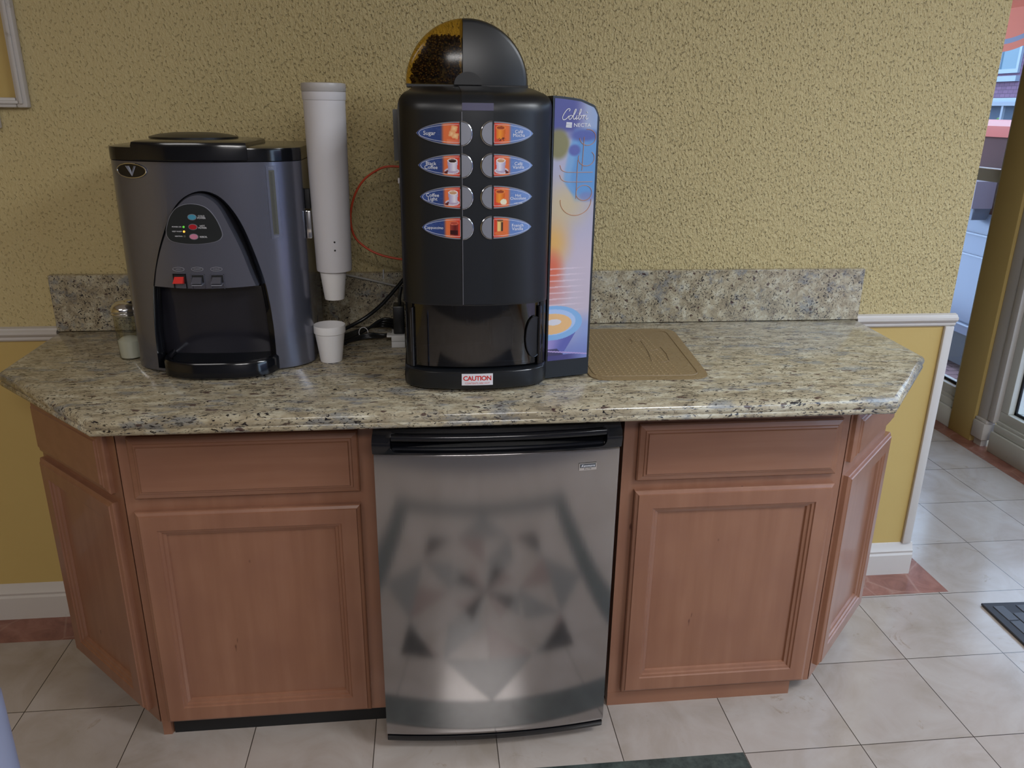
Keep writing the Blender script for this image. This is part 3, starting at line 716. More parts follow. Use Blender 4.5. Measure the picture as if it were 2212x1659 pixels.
# central strip that runs up the front and over the top
def topz(fo):  # front offset -> z over the rounded top
    T_ = [(0, 1.500), (.001, 1.510), (.005, 1.5195), (.013, 1.528), (.028, 1.534), (.06, 1.5385), (.12, 1.545), (.22, 1.551)]
    for (a, za), (b_, zb) in zip(T_, T_[1:]):
        if fo <= b_: return za+(zb-za)*(fo-a)/(b_-a)
    return 1.551
st = MB(); prof = [(0, 1.112)]+[(0, 1.112+.388*i/4) for i in range(1, 4)]+[(f_, topz(f_)) for f_ in (0, .001, .005, .013, .028, .06, .12, .17)]
nx = 8; rows = []
for f_, z in prof:
    rows.append([(.0795+(.1415-.0795)*i/nx, yco(.0795+(.1415-.0795)*i/nx)+f_-(.0016 if f_ < .02 else .0004), z+(.0016 if f_ > 0 else 0)) for i in range(nx+1)])
st.loft(rows, cap=False, closed=False)
back_rows = [[(x, y+.004, z-.003) for x, y, z in r_] for r_ in rows]
st.loft([r_[:1]+b_[:1] for r_, b_ in zip(rows, back_rows)], cap=False, closed=False); st.loft([r_[-1:]+b_[-1:] for r_, b_ in zip(rows, back_rows)], cap=False, closed=False)
st.loft([rows[0], back_rows[0]], cap=False, closed=False)
st.build('centre_strip', plain('satin black strip', (26, 29, 34), .30), cmx, ang=40)
def ycs(x): return yco(x)-.0016
sl = MB(); sl.tube([(.0792, yco(.0792)-.0008, z) for z in (1.1115, 1.2, 1.3, 1.4, 1.498)], .0009, 5); sl.build('bright_seam', M['silver'], cmx)
dp = MB(); surf_strip(dp, .0795, .1415, 1.5005, 1.5145, lambda x: yco(x)+.002, .0045, .001, 6); dp.build('display_window', M['display'], cmx)
# selection buttons
def clampf(a, lo, hi): return max(lo, min(hi, a))
def mixc(a, b_, t): t = clampf(t, 0, 1); return tuple(a[i]+(b_[i]-a[i])*t for i in range(3))
def sstep(a, b_, x): t = clampf((x-a)/(b_-a), 0, 1); return t*t*(3-2*t)
def hsh(a, b_): 
    h_ = math.sin(a*127.1+b_*311.7)*43758.5453; return h_-math.floor(h_)
def art_card(kind, s, t, dark):
    """s 0 at the flat end .. 1 at the tip, t -1..1; returns sRGB 0..255"""
    u = s*2.0; v = t*.55                                 # roughly isotropic units
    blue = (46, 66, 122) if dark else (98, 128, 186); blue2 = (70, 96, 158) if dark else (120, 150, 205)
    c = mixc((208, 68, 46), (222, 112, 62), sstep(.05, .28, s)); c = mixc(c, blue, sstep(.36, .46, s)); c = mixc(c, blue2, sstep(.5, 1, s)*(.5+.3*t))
    if hsh(round(s*26), round(t*9)) > .86 and s > .45: c = mixc(c, (255, 255, 255), .06)
    if s < .02: c = (190, 60, 40)
    def ellc(cx, cy, rx, ry): return ((u-cx)/rx)**2+((v-cy)/ry)**2
    if kind == 'sugar':
        for cx, cy in ((.26, .26), (.36, -.02), (.2, -.12)):
            d = max(abs(u-cx+.2*(v-cy)), abs(v-cy-.2*(u-cx)))
            if d < .15: c = mixc((246, 214, 160), (228, 150, 96), d/.15*.8+.1)
        if v < -.3 and u < .6: c = mixc(c, (240, 150, 110), .5)
    elif kind in ('black', 'latte', 'light'):
        if ellc(.40, -.28, .36, .16) < 1: c = (206, 200, 212)
        if ellc(.40, -.28, .30, .10) < 1: c = (176, 160, 184)
        if v < .30 and v > -.28 and abs(u-.36) < .20+.1*(v+.28): c = mixc((226, 220, 228), (168, 158, 190), abs(u-.30)/.26)
        if ellc(.36, .27, .235, .13) < 1: c = (240, 232, 230)
        cc_ = (44, 24, 20) if kind == 'black' else (196, 150, 112)
        if ellc(.36, .265, .19, .095) < 1: c = cc_
        if ellc(.36, .265, .19, .095) < 1 and v > .29: c = mixc(cc_, (255, 230, 210), .25)
        if ellc(.68, -.36, .09, .08) < 1 or ellc(.62, -.28, .05, .05) < 1: c = (96, 34, 30)
    elif kind in ('mocha', 'choc'):
        if abs(u-.34) < .24-.05*(.3-v) and -.30 < v < .30: c = mixc((238, 150, 50), (206, 96, 36), abs(u-.3)/.26)
        if ellc(.34, .30, .26, .13) < 1: c = (226, 130, 66)
        if ellc(.34, .30, .20, .08) < 1: c = (150, 66, 36)
        if kind == 'choc' and ellc(.52, -.26, .17, .16) < 1: c = (232, 224, 196)
        if kind == 'mocha' and ellc(.40, -.30, .2, .10) < 1 and hsh(round(u*18), round(v*22)) > .4: c = (110, 48, 36)
    elif kind == 'capp':
        if abs(u-.34) < .22 and -.42 < v < .28: c = mixc((96, 24, 24), (150, 60, 48), abs(u-.28)/.24)
        if abs(u-.34) < .20 and -.36 < v < -.12: c = (56, 14, 16)
        if ellc(.34, .28, .24, .11) < 1: c = (214, 110, 84)
        if ellc(.34, .28, .19, .07) < 1: c = (176, 70, 52)
    elif kind == 'french':
        if abs(u-.34) < .16 and -.25 < v < .40: c = mixc((236, 206, 130), (190, 130, 70), abs(u-.28)/.2)
        if abs(u-.44) < .05 and -.2 < v < .3: c = (70, 50, 40)
        if ellc(.36, -.32, .32, .12) < 1: c = (214, 110, 60)
        if ellc(.34, .40, .17, .06) < 1: c = (120, 80, 50)
    return c
def hh(s): return max(0.0, 1-s*s)**.62
def button(side, z, xf, xt, xs0, xs1, kind, text, txt_x, size, label):
    """xf flat end of the card, xt its tip; xs0..xs1 the silver half disc"""
    H = .0212; H2 = .0225
    r = .0215; ang = [radians(-90+180*i/18) for i in range(19)]
    fx = xs0 if side < 0 else xs1; sgn = 1 if side < 0 else -1; wd = abs(xs1-xs0)
    out = [(fx+sgn*wd*cos(a), z+r*sin(a)) for a in ang]
    o = surf_patch(MB(), out, yco, front=.0065, back=.004)
    bt = o.build('selection_button', M['silver'], cmx, ang=30)
    bt['label'] = label
    # dark well ring
    wl = MB(); wl.tube([(a, yco(a)-.0022, c_) for a, c_ in [(fx+sgn*(wd+.0015)*cos(a), z+(r+.0015)*sin(a)) for a in ang]], .0011, 6); wl.build('button_rim', M['chrome'], bt)
    # card backing (silver edge) and artwork card
    L = xt-xf; edge = []
    for i in range(21): s = i/20; edge.append((xf+L*s, z-H2*hh(s)-.0))
    for i in range(19, -1, -1): s = i/20; edge.append((xf+L*s, z+H2*hh(s)))
    ex = [(x+(.0015 if x == edge[20][0] else 0)*(1 if L > 0 else -1), zz) for x, zz in edge]
    surf_patch(MB(), ex, ycs, front=.0008, back=.003).build('card_holder', M['silver'], bt, ang=30)
    b_ = bmesh.new(); NS, NTT = 78, 40; lay = b_.loops.layers.float_color.new('art'); g_ = []
    for i in range(NS+1):
        s = i/NS*.995; row = []
        for j in range(NTT+1):
            t = -1+2*j/NTT; x = xf+L*s; row.append(b_.verts.new((x, ycs(x)-.0013, z+t*H*.94*hh(s))))
        g_.append(row)
    for i in range(NS):
        for j in range(NTT):
            f_ = b_.faces.new((g_[i][j], g_[i+1][j], g_[i+1][j+1], g_[i][j+1]))
            for lp in f_.loops:
                vi = (i, j) if lp.vert is g_[i][j] else (i+1, j) if lp.vert is g_[i+1][j] else (i+1, j+1) if lp.vert is g_[i+1][j+1] else (i, j+1)
                s = vi[0]/NS; t = -1+2*vi[1]/NTT; tt = t*hh(s)
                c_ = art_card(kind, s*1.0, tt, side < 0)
                lp[lay] = rgb(*c_)
    me = bpy.data.meshes.new('picture_card'); b_.to_mesh(me); b_.free()
    link_mesh('picture_card', me, M['art'], bt, ang=0)
    ln_ = MB(); pts = []
    for i in range(20): s = i/20*.97; pts.append((xf+L*s, z-H*.80*hh(s/.97*.985)))
    pts2 = pts+[(xf+L*.955, z)]+[(x, 2*z-zz) for x, zz in reversed(pts)]
    ln_.tube([(x, ycs(x)-.0014, zz) for x, zz in pts2+[pts2[0]]], .00035, 4); ln_.build('white_outline', M['white'], bt)
    lettering(text, on_surf(ycs, txt_x, z, .0017), size, M['white'], bt, line=.75)
    return bt
rows_ = [(1.4570, -.0098), (1.3955, -.0075), (1.3335, -.0050), (1.2722, -.0025)]
Lk = [('sugar', 'Sugar', .0150, .0110), ('black', 'Black\nCoffee', .0170, .0098), ('light', 'Coffee\nLight', .0190, .0098), ('capp', 'Cappuccino', .0205, .0080)]
Rk = [('mocha', 'Café\nMocha'), ('latte', 'Café\nVanilla'), ('choc', 'Hot\nChocolate'), ('french', 'French\nVanilla')]
names = ['top', 'second', 'third', 'bottom']
for i in range(4):
    z, tip = rows_[i]; kd, tx, txx, sz = Lk[i]
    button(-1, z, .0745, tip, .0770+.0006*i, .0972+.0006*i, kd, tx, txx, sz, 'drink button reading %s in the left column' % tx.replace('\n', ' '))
    kd, tx = Rk[i]
    bt = button(1, z+.001, .1425, .2215, .1180, .1385, kd, tx if kd != 'choc' else 'Hot\nChocolate', .1930, .0092 if kd != 'choc' else .0080, 'drink button reading %s in the right column' % tx.replace('\n', ' '))
    if kd == 'choc': lettering('with milk', on_surf(ycs, .1935, z-.0115, .0017), .0048, M['white'], bt)
# lower bay: side posts, back, smoked curved cover, spout, round grip
LB = MB(); LB.prism(kplan(.004, .004, x0=KX0, x1=-.025, n=4, back=-.40), .966, 1.109); LB.prism(kplan(.002, .004, x0=.247, x1=KX1, n=4, back=-.40), .966, 1.109)
LB.box(KX0+.004, KX1-.004, -.40, -.13, .966, 1.109)
LB.build('bay_housing', M['black_gloss'], cmx, ang=40)
cv = MB(); 
def ycv(x): return yco(x)+.005
A = [-.024+(.246+.024)*i/24 for i in range(25)]
cv.loft([[(x, ycv(x), z) for x in A] for z in (.971, 1.02, 1.06, 1.1075)], cap=False, closed=False); cv.build('bay_cover', M['smoke'], cmx)
MB().box(.06, .17, -.52, -.40, 1.060, 1.108, .010, 3).build('spout_block', M['black'], cmx)
for x in (.095, .115, .135): MB().lathe([(.004, 1.038), (.0055, 1.04), (.006, 1.061)], x, -.485, 12).build('nozzle', M['black_rough'], cmx)
MB().box(.150, .200, -.47, -.41, .972, 1.055, .006).build('cup_station_panel', M['silver'], cmx)
MB().box(-.02, .243, -.54, -.40, .9665, .972, .002).build('cup_stand', M['black_rough'], cmx)
gp = MB(); pts = [(.236+.020*cos(a), 1.032+.046*sin(a)) for a in [2*pi*i/36 for i in range(36)]]
surf_patch(gp, pts, ycv, front=.004, back=.010); gp.build('grip_disc', M['black'], cmx, ang=30)
gr_ = MB(); gr_.tube([(x, ycv(x)-.0045, z) for x, z in pts+[pts[0]]], .0011, 6); gr_.build('grip_ring', M['black_gloss'], cmx)
for x in (-.030, .2475): MB().tube([(x, yco(x)-.0005, z) for z in (.969, 1.0, 1.05, 1.1)], .0038, 8).build('bay_edge_bar', M['black_gloss'], cmx)
# base drawer
MB().loft([kring(.003, .004, ZC+.0065), kring(-.001, -.003, ZC+.010), kring(-.002, -.006, ZC+.03), kring(-.001, -.004, .962), kring(.0, .002, .9655)]).build('base_drawer', M['black'], cmx, ang=40)
MB().tube([(x, yco(x)-.0035, .9595) for x in [KX0+.008+(KX1-KX0-.016)*i/24 for i in range(25)]], .0011, 6).build('drawer_lip', M['black_gloss'], cmx)
for x, y in ((-.03, -.50), (.25, -.50), (-.03, -.16), (.34, -.475), (.34, -.16)): MB().lathe([(.012, ZC+.0003), (.012, ZC+.008)], x, y, 16).build('foot', M['black_rough'], cmx)
def ybd(x): return yco(x)-.0058
ck = MB(); surf_strip(ck, .0745, .1425, .9325, .9585, ybd, .0008, .001, 8); ck = ck.build('caution_sticker', M['sticker'], cmx); ck['label'] = 'white sticker with red caution lettering'
lettering('CAUTION', on_surf(ybd, .1085, .9480, .0010), .0145, M['red_print'], ck, bold=.0004, space=.92)
lettering('CONTENTS ARE HOT', on_surf(ybd, .1085, .9370, .0010), .0056, M['red_print'], ck)
# side wing with the printed poster
WA, WB = Vector((.2690, -.525)), Vector((.3735, -.497)); wd_ = (WB-WA); wn = Vector((wd_.y, -wd_.x)).normalized()
def wing_top(u):  # outline of the wing's top edge
    return 1.531-.006*(u/.6)**1.5 if u < .6 else 1.525-.010*((u-.6)/.25) if u < .85 else 1.515-.026*((u-.85)/.15)**1.7
us = [i/30 for i in range(31)]
outl = [(0, ZC+.008)]+[(1, ZC+.008)]+[(u, wing_top(u)) for u in reversed(us)]
def wpt(u, z, off=0): p = WA+wd_*u+wn*off; return (p.x, p.y, z)
wg = MB(); wg.loft([[wpt(u, z) for u, z in outl], [(wpt(u, z)[0]-.0, -.15, z) for u, z in outl]]); wg.build('side_wing', M['black'], cmx, ang=40)
def blob(x, y, cx, cy, rx, ry, soft=.5):
    d = sqrt(((x-cx)/rx)**2+((y-cy)/ry)**2); return 1-sstep(1-soft, 1+soft*.3, d)
def poster(px, py):
    """px 1193..1277, py 205..772 in the poster's own units"""
    c = (168, 166, 188)
    c = mixc(c, (186, 174, 188), sstep(430, 560, py))
    c = mixc(c, (196, 176, 130), blob(px, py, 1215, 425, 60, 62, .9)*.8)
    c = mixc(c, (210, 164, 92), blob(px, py, 1196, 505, 42, 62, .9))
    c = mixc(c, (206, 104, 76), blob(px, py, 1192, 565, 32, 52, .7))
    c = mixc(c, (196, 120, 110), blob(px, py, 1200, 615, 36, 40, .9)*.6)
    c = mixc(c, (140, 160, 196), sstep(1230, 1280, px)*(1-sstep(255, 300, py)))
    c = mixc(c, (78, 78, 142), (1-sstep(1228, 1262, px))*(1-sstep(268, 284, py)))
    c = mixc(c, (128, 122, 78), blob(px, py, 1202, 300, 24, 34, .35)*(1 if px < 1226 else .3))
    edge = 1232-10*sstep(270, 330, py)-6*sstep(320, 370, py)+20*sstep(370, 415, py)
    c = mixc(c, (92, 142, 196), sstep(edge-5, edge+5, px)*sstep(262, 282, py)*(1-sstep(396, 424, py)))
    c = mixc(c, (130, 168, 206), blob(px, py, edge+6, 340, 10, 70, .8)*.6)
    c = mixc(c, (78, 84, 152), blob(px, py, 1252, 282, 34, 14, .5)*.9)
    c = mixc(c, (86, 92, 160), blob(px, py, 1234, 312, 13, 13, .4))
    c = mixc(c, (112, 120, 172), blob(px, py, 1262, 408, 20, 12, .6)*.7)
    if 560 < py < 660:
        k_ = (py-560) % 13.5
        if k_ < 3.2: c = mixc(c, (222, 206, 216), .55*(1-sstep(1225, 1275, px)))
    lb = sstep(650, 700, py); c = mixc(c, (130, 150, 200), lb*sstep(1205, 1270, px)*.9); c = mixc(c, (116, 128, 184), sstep(700, 760, py))
    # cup
    if 684 < py < 762:
        hw = 56-(py-684)**1.15*.26
        if px-1205 < hw: c = mixc((150, 138, 196), (92, 96, 166), sstep(0, hw, px-1193))
    if blob(px, py, 1202, 684, 62, 40, .02) > .5: c = (126, 170, 216)
    if blob(px, py, 1200, 682, 50, 30, .02) > .5: c = (164, 188, 226)
    if blob(px, py, 1200, 686, 42, 24, .02) > .5: c = (222, 178, 124)
    if blob(px, py, 1204, 682, 16, 7, .02) > .5: c = (206, 206, 216)
    if py > 744: 
        if px < 1222-(764-py)*.9+8: c = mixc(c, (56, 52, 84), .85)
        if py > 760: c = mixc(c, (70, 66, 120), 1-sstep(1230, 1275, px))
        if abs(py-(750+(px-1200)*.17)) < 1.5: c = (168, 150, 200)
    return c
bb = bmesh.new(); lay = bb.loops.layers.float_color.new('art'); NU, NV = 96, 560; gg_ = []
def ppos(i, j):
    u = .035+.915*i/NU; zt = wing_top(min(1, u+.015))-.0045; z = .962+(zt-.962)*j/NV; return u, z
for i in range(NU+1): gg_.append([bb.verts.new(wpt(*ppos(i, j), .0009)) for j in range(NV+1)])
pc = {}
for i in range(NU+1):
    for j in range(NV+1):
        u, z = ppos(i, j); pc[gg_[i][j]] = rgb(*poster(1193+84*i/NU, 205+(1.531-z)/.569*567))
for i in range(NU):
    for j in range(NV):
        f_ = bb.faces.new((gg_[i][j], gg_[i+1][j], gg_[i+1][j+1], gg_[i][j+1]))
        for lp in f_.loops: lp[lay] = pc[lp.vert]
me = bpy.data.meshes.new('side_poster'); bb.to_mesh(me); bb.free()
pst = link_mesh('side_poster', me, M['art'], cmx, ang=0); pst['label'] = 'colourful printed poster with a blue coffee cup'
def PP(px, py, off=.0016): u = .035+.915*(px-1193)/84; return wpt(u, 1.531-(py-205)/567*.569, off)
def strokes(name, lst, r, mat, parent, off=.0016):
    m_ = MB()
    for pts in lst:
        q_ = [PP(p[0], p[1], off) for p in (spline(pts, 6) if len(pts) > 2 else pts)]; m_.tube(q_, r, 5)
    return m_.build(name, mat, parent)
def arc(cx, cy, r, a0, a1, n=14, k=1): return [(cx+r*cos(radians(a0+(a1-a0)*i/n)), cy+k*r*sin(radians(a0+(a1-a0)*i/n))) for i in range(n+1)]
strokes('coffee_lettering', [arc(1240, 416, 31, -5, 185), arc(1256, 400, 16, 0, 360, 24), [(1206, 362), (1210, 371), (1220, 376), (1240, 377), (1272, 377)], [(1206, 342), (1210, 352), (1220, 356), (1240, 357), (1272, 357)],
    [(1241, 332), (1240, 412)], arc(1258, 328, 16, -50, 200), [(1252, 285), (1250, 353)], arc(1259, 286, 16, -100, 175)], .0006, M['copper_print'], pst)
# script word, drawn in strokes, and the maker's mark
def scr(o, sx, sy, lst): return [[(o[0]+x*sx, o[1]-y*sy+x*-.02) for x, y in l] for l in lst]
word = scr((1207, 252), 1.0, 1.0, [
 [(13, 17), (15, 20), (13, 22), (9, 20), (4, 13), (1, 6), (2, 1), (6, 1), (10, 4), (13, 8)],
 [(17, 9), (14, 7), (13, 3), (15, 1), (18, 3), (20, 7), (18, 9), (21, 7)],
 [(21, 7), (25, 14), (27, 20), (25, 20), (22, 10), (22, 2), (25, 2), (28, 6)],
 [(29, 9), (27, 3), (28, 1), (31, 4)], [(30.5, 13), (30.8, 13.6)],
 [(32, 8), (36, 15), (37, 20), (35, 20), (33, 10), (32, 2), (34, 1), (37, 4), (37, 8), (35, 9)],
 [(38, 7), (41, 9), (42, 8), (40, 1)], [(42, 6), (44, 9), (46, 8)],
 [(48, 9), (46, 3), (48, 1), (51, 4)], [(47.5, 16), (49.5, 13)]])
strokes('script_lettering', word, .0008, M['white'], pst, .0018)
mk = MB()
for l in range(5):
    y_ = 256+l*2.2; mk.loft([[PP(1216+l*-.2, y_), PP(1227-l*.1, y_+.7)], [PP(1216-l*.2, y_+1.5), PP(1227-l*.1, y_+2.3)]], cap=False, closed=False)
mk.build('maker_mark', M['white'], pst)
lettering('NECTA', lambda u, v: PP(1230+u, 262-v), 10.5, M['white'], pst, 'LEFT')
# hopper: half round dome, amber left quarter and black rest
HX, HZ, HR, HY0, HY1 = .101, 1.552, .132, -.405, -.275
def dome_arc(a0, a1, r, n=24): return [(HX-r*cos(radians(a0+(a1-a0)*i/n)), HZ+r*sin(radians(a0+(a1-a0)*i/n))) for i in range(n+1)]
def dome(a0, a1, xcut):
    D = MB(); rings = []
    for y, r in ((HY0+.0, HR-.010), (HY0+.003, HR-.004), (HY0+.009, HR-.0008), (HY0+.014, HR), (HY1-.01, HR), (HY1, HR-.006)):
        rings.append([(x, y, z) for x, z in dome_arc(a0, a1, r)]+[(xcut, y, HZ+.0)])
    return D.loft(rings)
aa = math.degrees(math.acos((HX-.0905)/HR))
dk = dome(aa, 180, .0905); dk.build('hopper_shell', M['black'], cmx, ang=35)
dl = dome(0, aa-.5, .0895); dl.build('hopper_window', M['amber'], cmx, ang=35)
bk = MB(); bk.loft([[(x, y, z) for x, z in dome_arc(4, aa-1, HR-.012)]+[(.088, y, HZ+.003)] for y in (HY1-.004, HY1-.002)]); 
lk = MB(); pts = [(.101+.030*cos(pi*i/16), 1.5515+.026*sin(pi*i/16)) for i in range(17)]; lk.loft([[(x, y, z) for x, z in pts] for y in (HY0-.016, HY0-.002)]); lk.build('hopper_lock', M['black'], cmx, ang=35)
MB().loft([[(x, y, 1.5465+dz) for x, y in ((-.030, -.404), (.232, -.404), (.232, -.272), (-.030, -.272))] for dz in (0, .006)]).build('hopper_base', M['black'], cmx)
bs = MB(); from mathutils import Euler
def surf_line(x): return HZ+min(.098, .030+.085*sstep(-.03, .045, x)+.012*sstep(.03, .09, x))
cnt = 0
while cnt < 900:
    x = random.uniform(-.024, .085); z = random.uniform(HZ+.005, HZ+.125); y = random.choice((HY0+.012, HY0+.018, HY0+.026, HY0+.04, HY0+.06, HY0+.08, HY0+.1))
    if sqrt((x-HX)**2+(z-HZ)**2) > HR-.010 or z > surf_line(x): continue
    bs.ell((x, y, z), (.0034, .0046, .0026), Euler((random.uniform(0, 6), random.uniform(0, 6), random.uniform(0, 6))), 1); cnt += 1
core = MB(); cx_l = [-.02+.104*i/14 for i in range(15)]
def cz_(x): return min(surf_line(x)-.004, HZ+sqrt(max(0, (HR-.016)**2-(x-HX)**2)))
core.loft([[(x, y, max(HZ+.002, cz_(x))) for x in cx_l]+[(cx_l[-1], y, HZ+.001), (cx_l[0], y, HZ+.001)] for y in (HY0+.034, HY1-.012)]); bmc = bpy.data.meshes.new('t'); core.b.to_mesh(bmc); core.b.free(); bs.b.from_mesh(bmc)
tag(bs.build('coffee_beans', M['bean'], ang=60), 'dark roasted coffee beans behind the amber window of the domed hopper', 'coffee beans', kind='stuff')
# paper tag and fittings on the left flank
MB().loft([[(-.0485-.014*k, -.33-.03*k, z) for k in (0, .35, .7, 1)]+[(-.0485-.014*k, -.329-.03*k, z) for k in (1, .7, .35, 0)] for z in (1.39, 1.44, 1.50)]).build('paper_sleeve', M['paper'], cmx)
MB().box(-.058, -.0475, -.30, -.28, 1.335, 1.347, .001).build('fitting', M['sticker'], cmx); MB().box(-.055, -.0475, -.30, -.28, 1.322, 1.334, .001).build('fitting', M['silver'], cmx)
MB().box(-.052, -.0478, -.36, -.24, 1.16, 1.20, .0005).build('flank_label', M['sticker'], cmx); MB().box(-.0522, -.0478, -.36, -.24, 1.145, 1.158, .0005).build('flank_label', plain('dull blue label', (70, 86, 120), .5), cmx)

# ------------------------------------------------------------------ hose, cords, power parts behind
hp = spline([(-.047, -.15, 1.362), (-.085, -.15, 1.363), (-.113, -.15, 1.354), (-.148, -.15, 1.329), (-.173, -.15, 1.289), (-.185, -.15, 1.237), (-.178, -.15, 1.19), (-.15, -.15, 1.16), (-.116, -.15, 1.142), (-.078, -.15, 1.132), (-.047, -.15, 1.128)], 6)
tag(MB().tube(hp, .0028, 10).build('water_hose', M['hose']), 'thin orange water hose looping out from the back of the coffee machine', 'hose')
o = MB().tube([(-.245, -.026, 1.071), (-.15, -.026, 1.049), (-.075, -.026, 1.030), (-.045, -.026, 1.022)], .0035, 8).build('cable_raceway', plain('grey conduit', (150, 146, 138), .5))
tag(o, 'thin grey cable conduit running down across the backsplash', 'conduit')
o = MB().tube([(-.1145, -.0245, 1.078), (-.1150, -.0245, 1.052)], .0018, 6).build('cable_tie', M['paper']); tag(o, 'short white upright cable piece above the grey conduit', 'cable')
def cord(name, pts, r, label, mat='black', g_=None):
    return tag(MB().tube(spline(pts, 8), r, 8).build(name, M[mat], ang=60), label, 'cord', g_)
cord('black_cable', [(-.05, -.10, 1.075), (-.075, -.10, 1.045), (-.118, -.10, .998), (-.158, -.10, .965), (-.19, -.11, .948), (-.225, -.135, .935), (-.25, -.16, .922)], .0052, 'thick black power cord slanting down behind the coffee machine')
o = MB()
for k in range(4):
    a_ = k*.006; o.tube([tuple(p) for p in spline([(-.262, -.20+a_, .9195), (-.21, -.175+a_, .922+a_*.5), (-.165, -.13+a_*1.5, .932), (-.12, -.09+a_, .953-k*.008), (-.085, -.10, .951-k*.007), (-.078, -.14, .94-k*.004), (-.11, -.165-a_, .926+k*.003), (-.16, -.17, .924+k*.003), (-.225, -.20-a_, .9185)], 8)], .0040, 8)
tag(o.build('cord_bundle', M['black'], ang=60), 'looped bundle of black cable lying on the counter behind the cup', 'cord')
o = MB(); o.tube([(-.167+.012*cos(a), -.15+.002*sin(a), .933+.014*sin(a)) for a in [2*pi*i/16 for i in range(17)]], .0011, 6); tag(o.build('twist_tie', M['paper']), 'white tie holding the black cable bundle together', 'cable tie')
pa = empty('power_adapter', (-.071, -.20, .955), 'black plug block standing on a white box beside the coffee machine', 'plug')
MB().box(-.084, -.056, -.225, -.175, .9475, 1.0215, .003).build('plug_body', M['black'], pa); MB().tube([(-.067, -.20, 1.021), (-.067, -.20, 1.04), (-.062, -.19, 1.065)], .0045, 8).build('cord_stub', M['black'], pa)
tw = empty('outlet_box', (-.073, -.21, ZC), 'small white plastic box under the black plug on the counter', 'box')
MB().box(-.090, -.055, -.235, -.175, ZC+.001, ZC+.017, .0015).build('lower_half', M['paper'], tw); MB().box(-.090, -.055, -.235, -.175, ZC+.0178, ZC+.034, .0015).build('upper_half', M['paper'], tw)
MB().box(-.102, -.088, -.23, -.20, ZC+.028, ZC+.033, .001).build('tab', M['paper'], tw)

# ------------------------------------------------------------------ counter mat, floor mats, post
def rpoly(P_, r, n=5):
    out = []
    for i in range(len(P_)):
        a, b_, c_ = Vector(P_[i-1]), Vector(P_[i]), Vector(P_[(i+1) % len(P_)]); d1 = (a-b_).normalized(); d2 = (c_-b_).normalized()
        p0, p2 = b_+d1*r, b_+d2*r
        for k_ in range(n+1):
            t_ = k_/n; q_ = (1-t_)**2*p0+2*t_*(1-t_)*b_+t_*t_*p2; out.append((q_.x, q_.y))
    return out
mt = empty('counter_mat', (.53, -.31, ZC), 'worn tan plastic mat with rounded corners on the counter right of the coffee machine', 'mat')
mp_ = rpoly([(.378, -.528), (.660, -.536), (.700, -.100), (.378, -.085)], .045)
MB().prism(mp_, ZC+.0004, ZC+.0028).build('sheet', M['tan_mat'], mt)
dots = MB()
for i in range(17):
    for j in range(26):
        x, y = .395+i*.0135, -.50+j*.0148
        if x > .60+.0*y: continue
        dots.box(x-.0018, x+.0018, y-.0018, y+.0018, ZC+.0028, ZC+.0036)
d_ = dots.build('raised_dots', plain('tan dot', (162, 140, 104), .4), mt); d_['kind'] = 'stuff'
rimm = MB(); ip = rpoly([(.390, -.505), (.640, -.512), (.672, -.122), (.390, -.108)], .03); rimm.tube([(x, y, ZC+.003) for x, y in ip+[ip[0]]], .0012, 5); rimm.build('inner_ridge', plain('brown ridge', (132, 112, 80), .5), mt)
def mapmark(x, y): return (x, y, ZC+.0032)
smg = MB()
for (x0, y0, x1, y1) in ((.555, -.40, .575, -.22), (.575, -.41, .60, -.40), (.56, -.22, .585, -.20), (.60, -.40, .612, -.28), (.575, -.31, .60, -.30), (.545, -.24, .55, -.2)):
    smg.tube([mapmark(x0, y0), mapmark((x0+x1)/2+.004, (y0+y1)/2), mapmark(x1, y1)], .0009, 4)
smg.build('worn_print', plain('faded brown print', (122, 102, 74), .6), mt)
fm = empty('floor_mat', (2.1, -.6, 0), 'dark grey ribbed rubber doormat on the tiles by the window', 'doormat')
MB().prism([(1.770, -.214), (1.735, -1.05), (2.42, -1.07), (2.45, -.243)], .0008, .010, .003).build('base', M['mat_rubber'], fm)
rb = MB()
for i in range(16):
    for j in range(11):
        x0 = 1.792+i*.0395; y0 = -.238-j*.078-(.039 if i % 2 else 0)
        if y0-.074 < -1.045: continue
        rb.box(x0, x0+.0355, y0-.073, y0, .010, .0125, .001, 1)
rbo = rb.build('rubber_ribs', plain('rubber ribs', (74, 77, 84), .6), fm)
ps = empty('floor_post', (-.545, -1.4, 0), 'pale lavender blue post at the bottom left corner, close to the viewer', 'post')
MB().lathe([(.030, .012), (.030, .835), (.026, .842), (.002, .845)], -.5455, -1.4, 40).build('pole', M['lavender'], ps)
MB().lathe([(.11, .001), (.112, .006), (.10, .012), (.03, .016)], -.5455, -1.4, 40).build('base', M['lavender'], ps)

# ------------------------------------------------------------------ outside
GZ = -.25
struct(MB().box(2.78, 24, -14, 26, GZ-.1, GZ).build('ground', M['paving']))
struct(MB().box(2.72, 2.80, -4.7, 2.5, GZ, -.0).build('wall_footing', M['frame']))
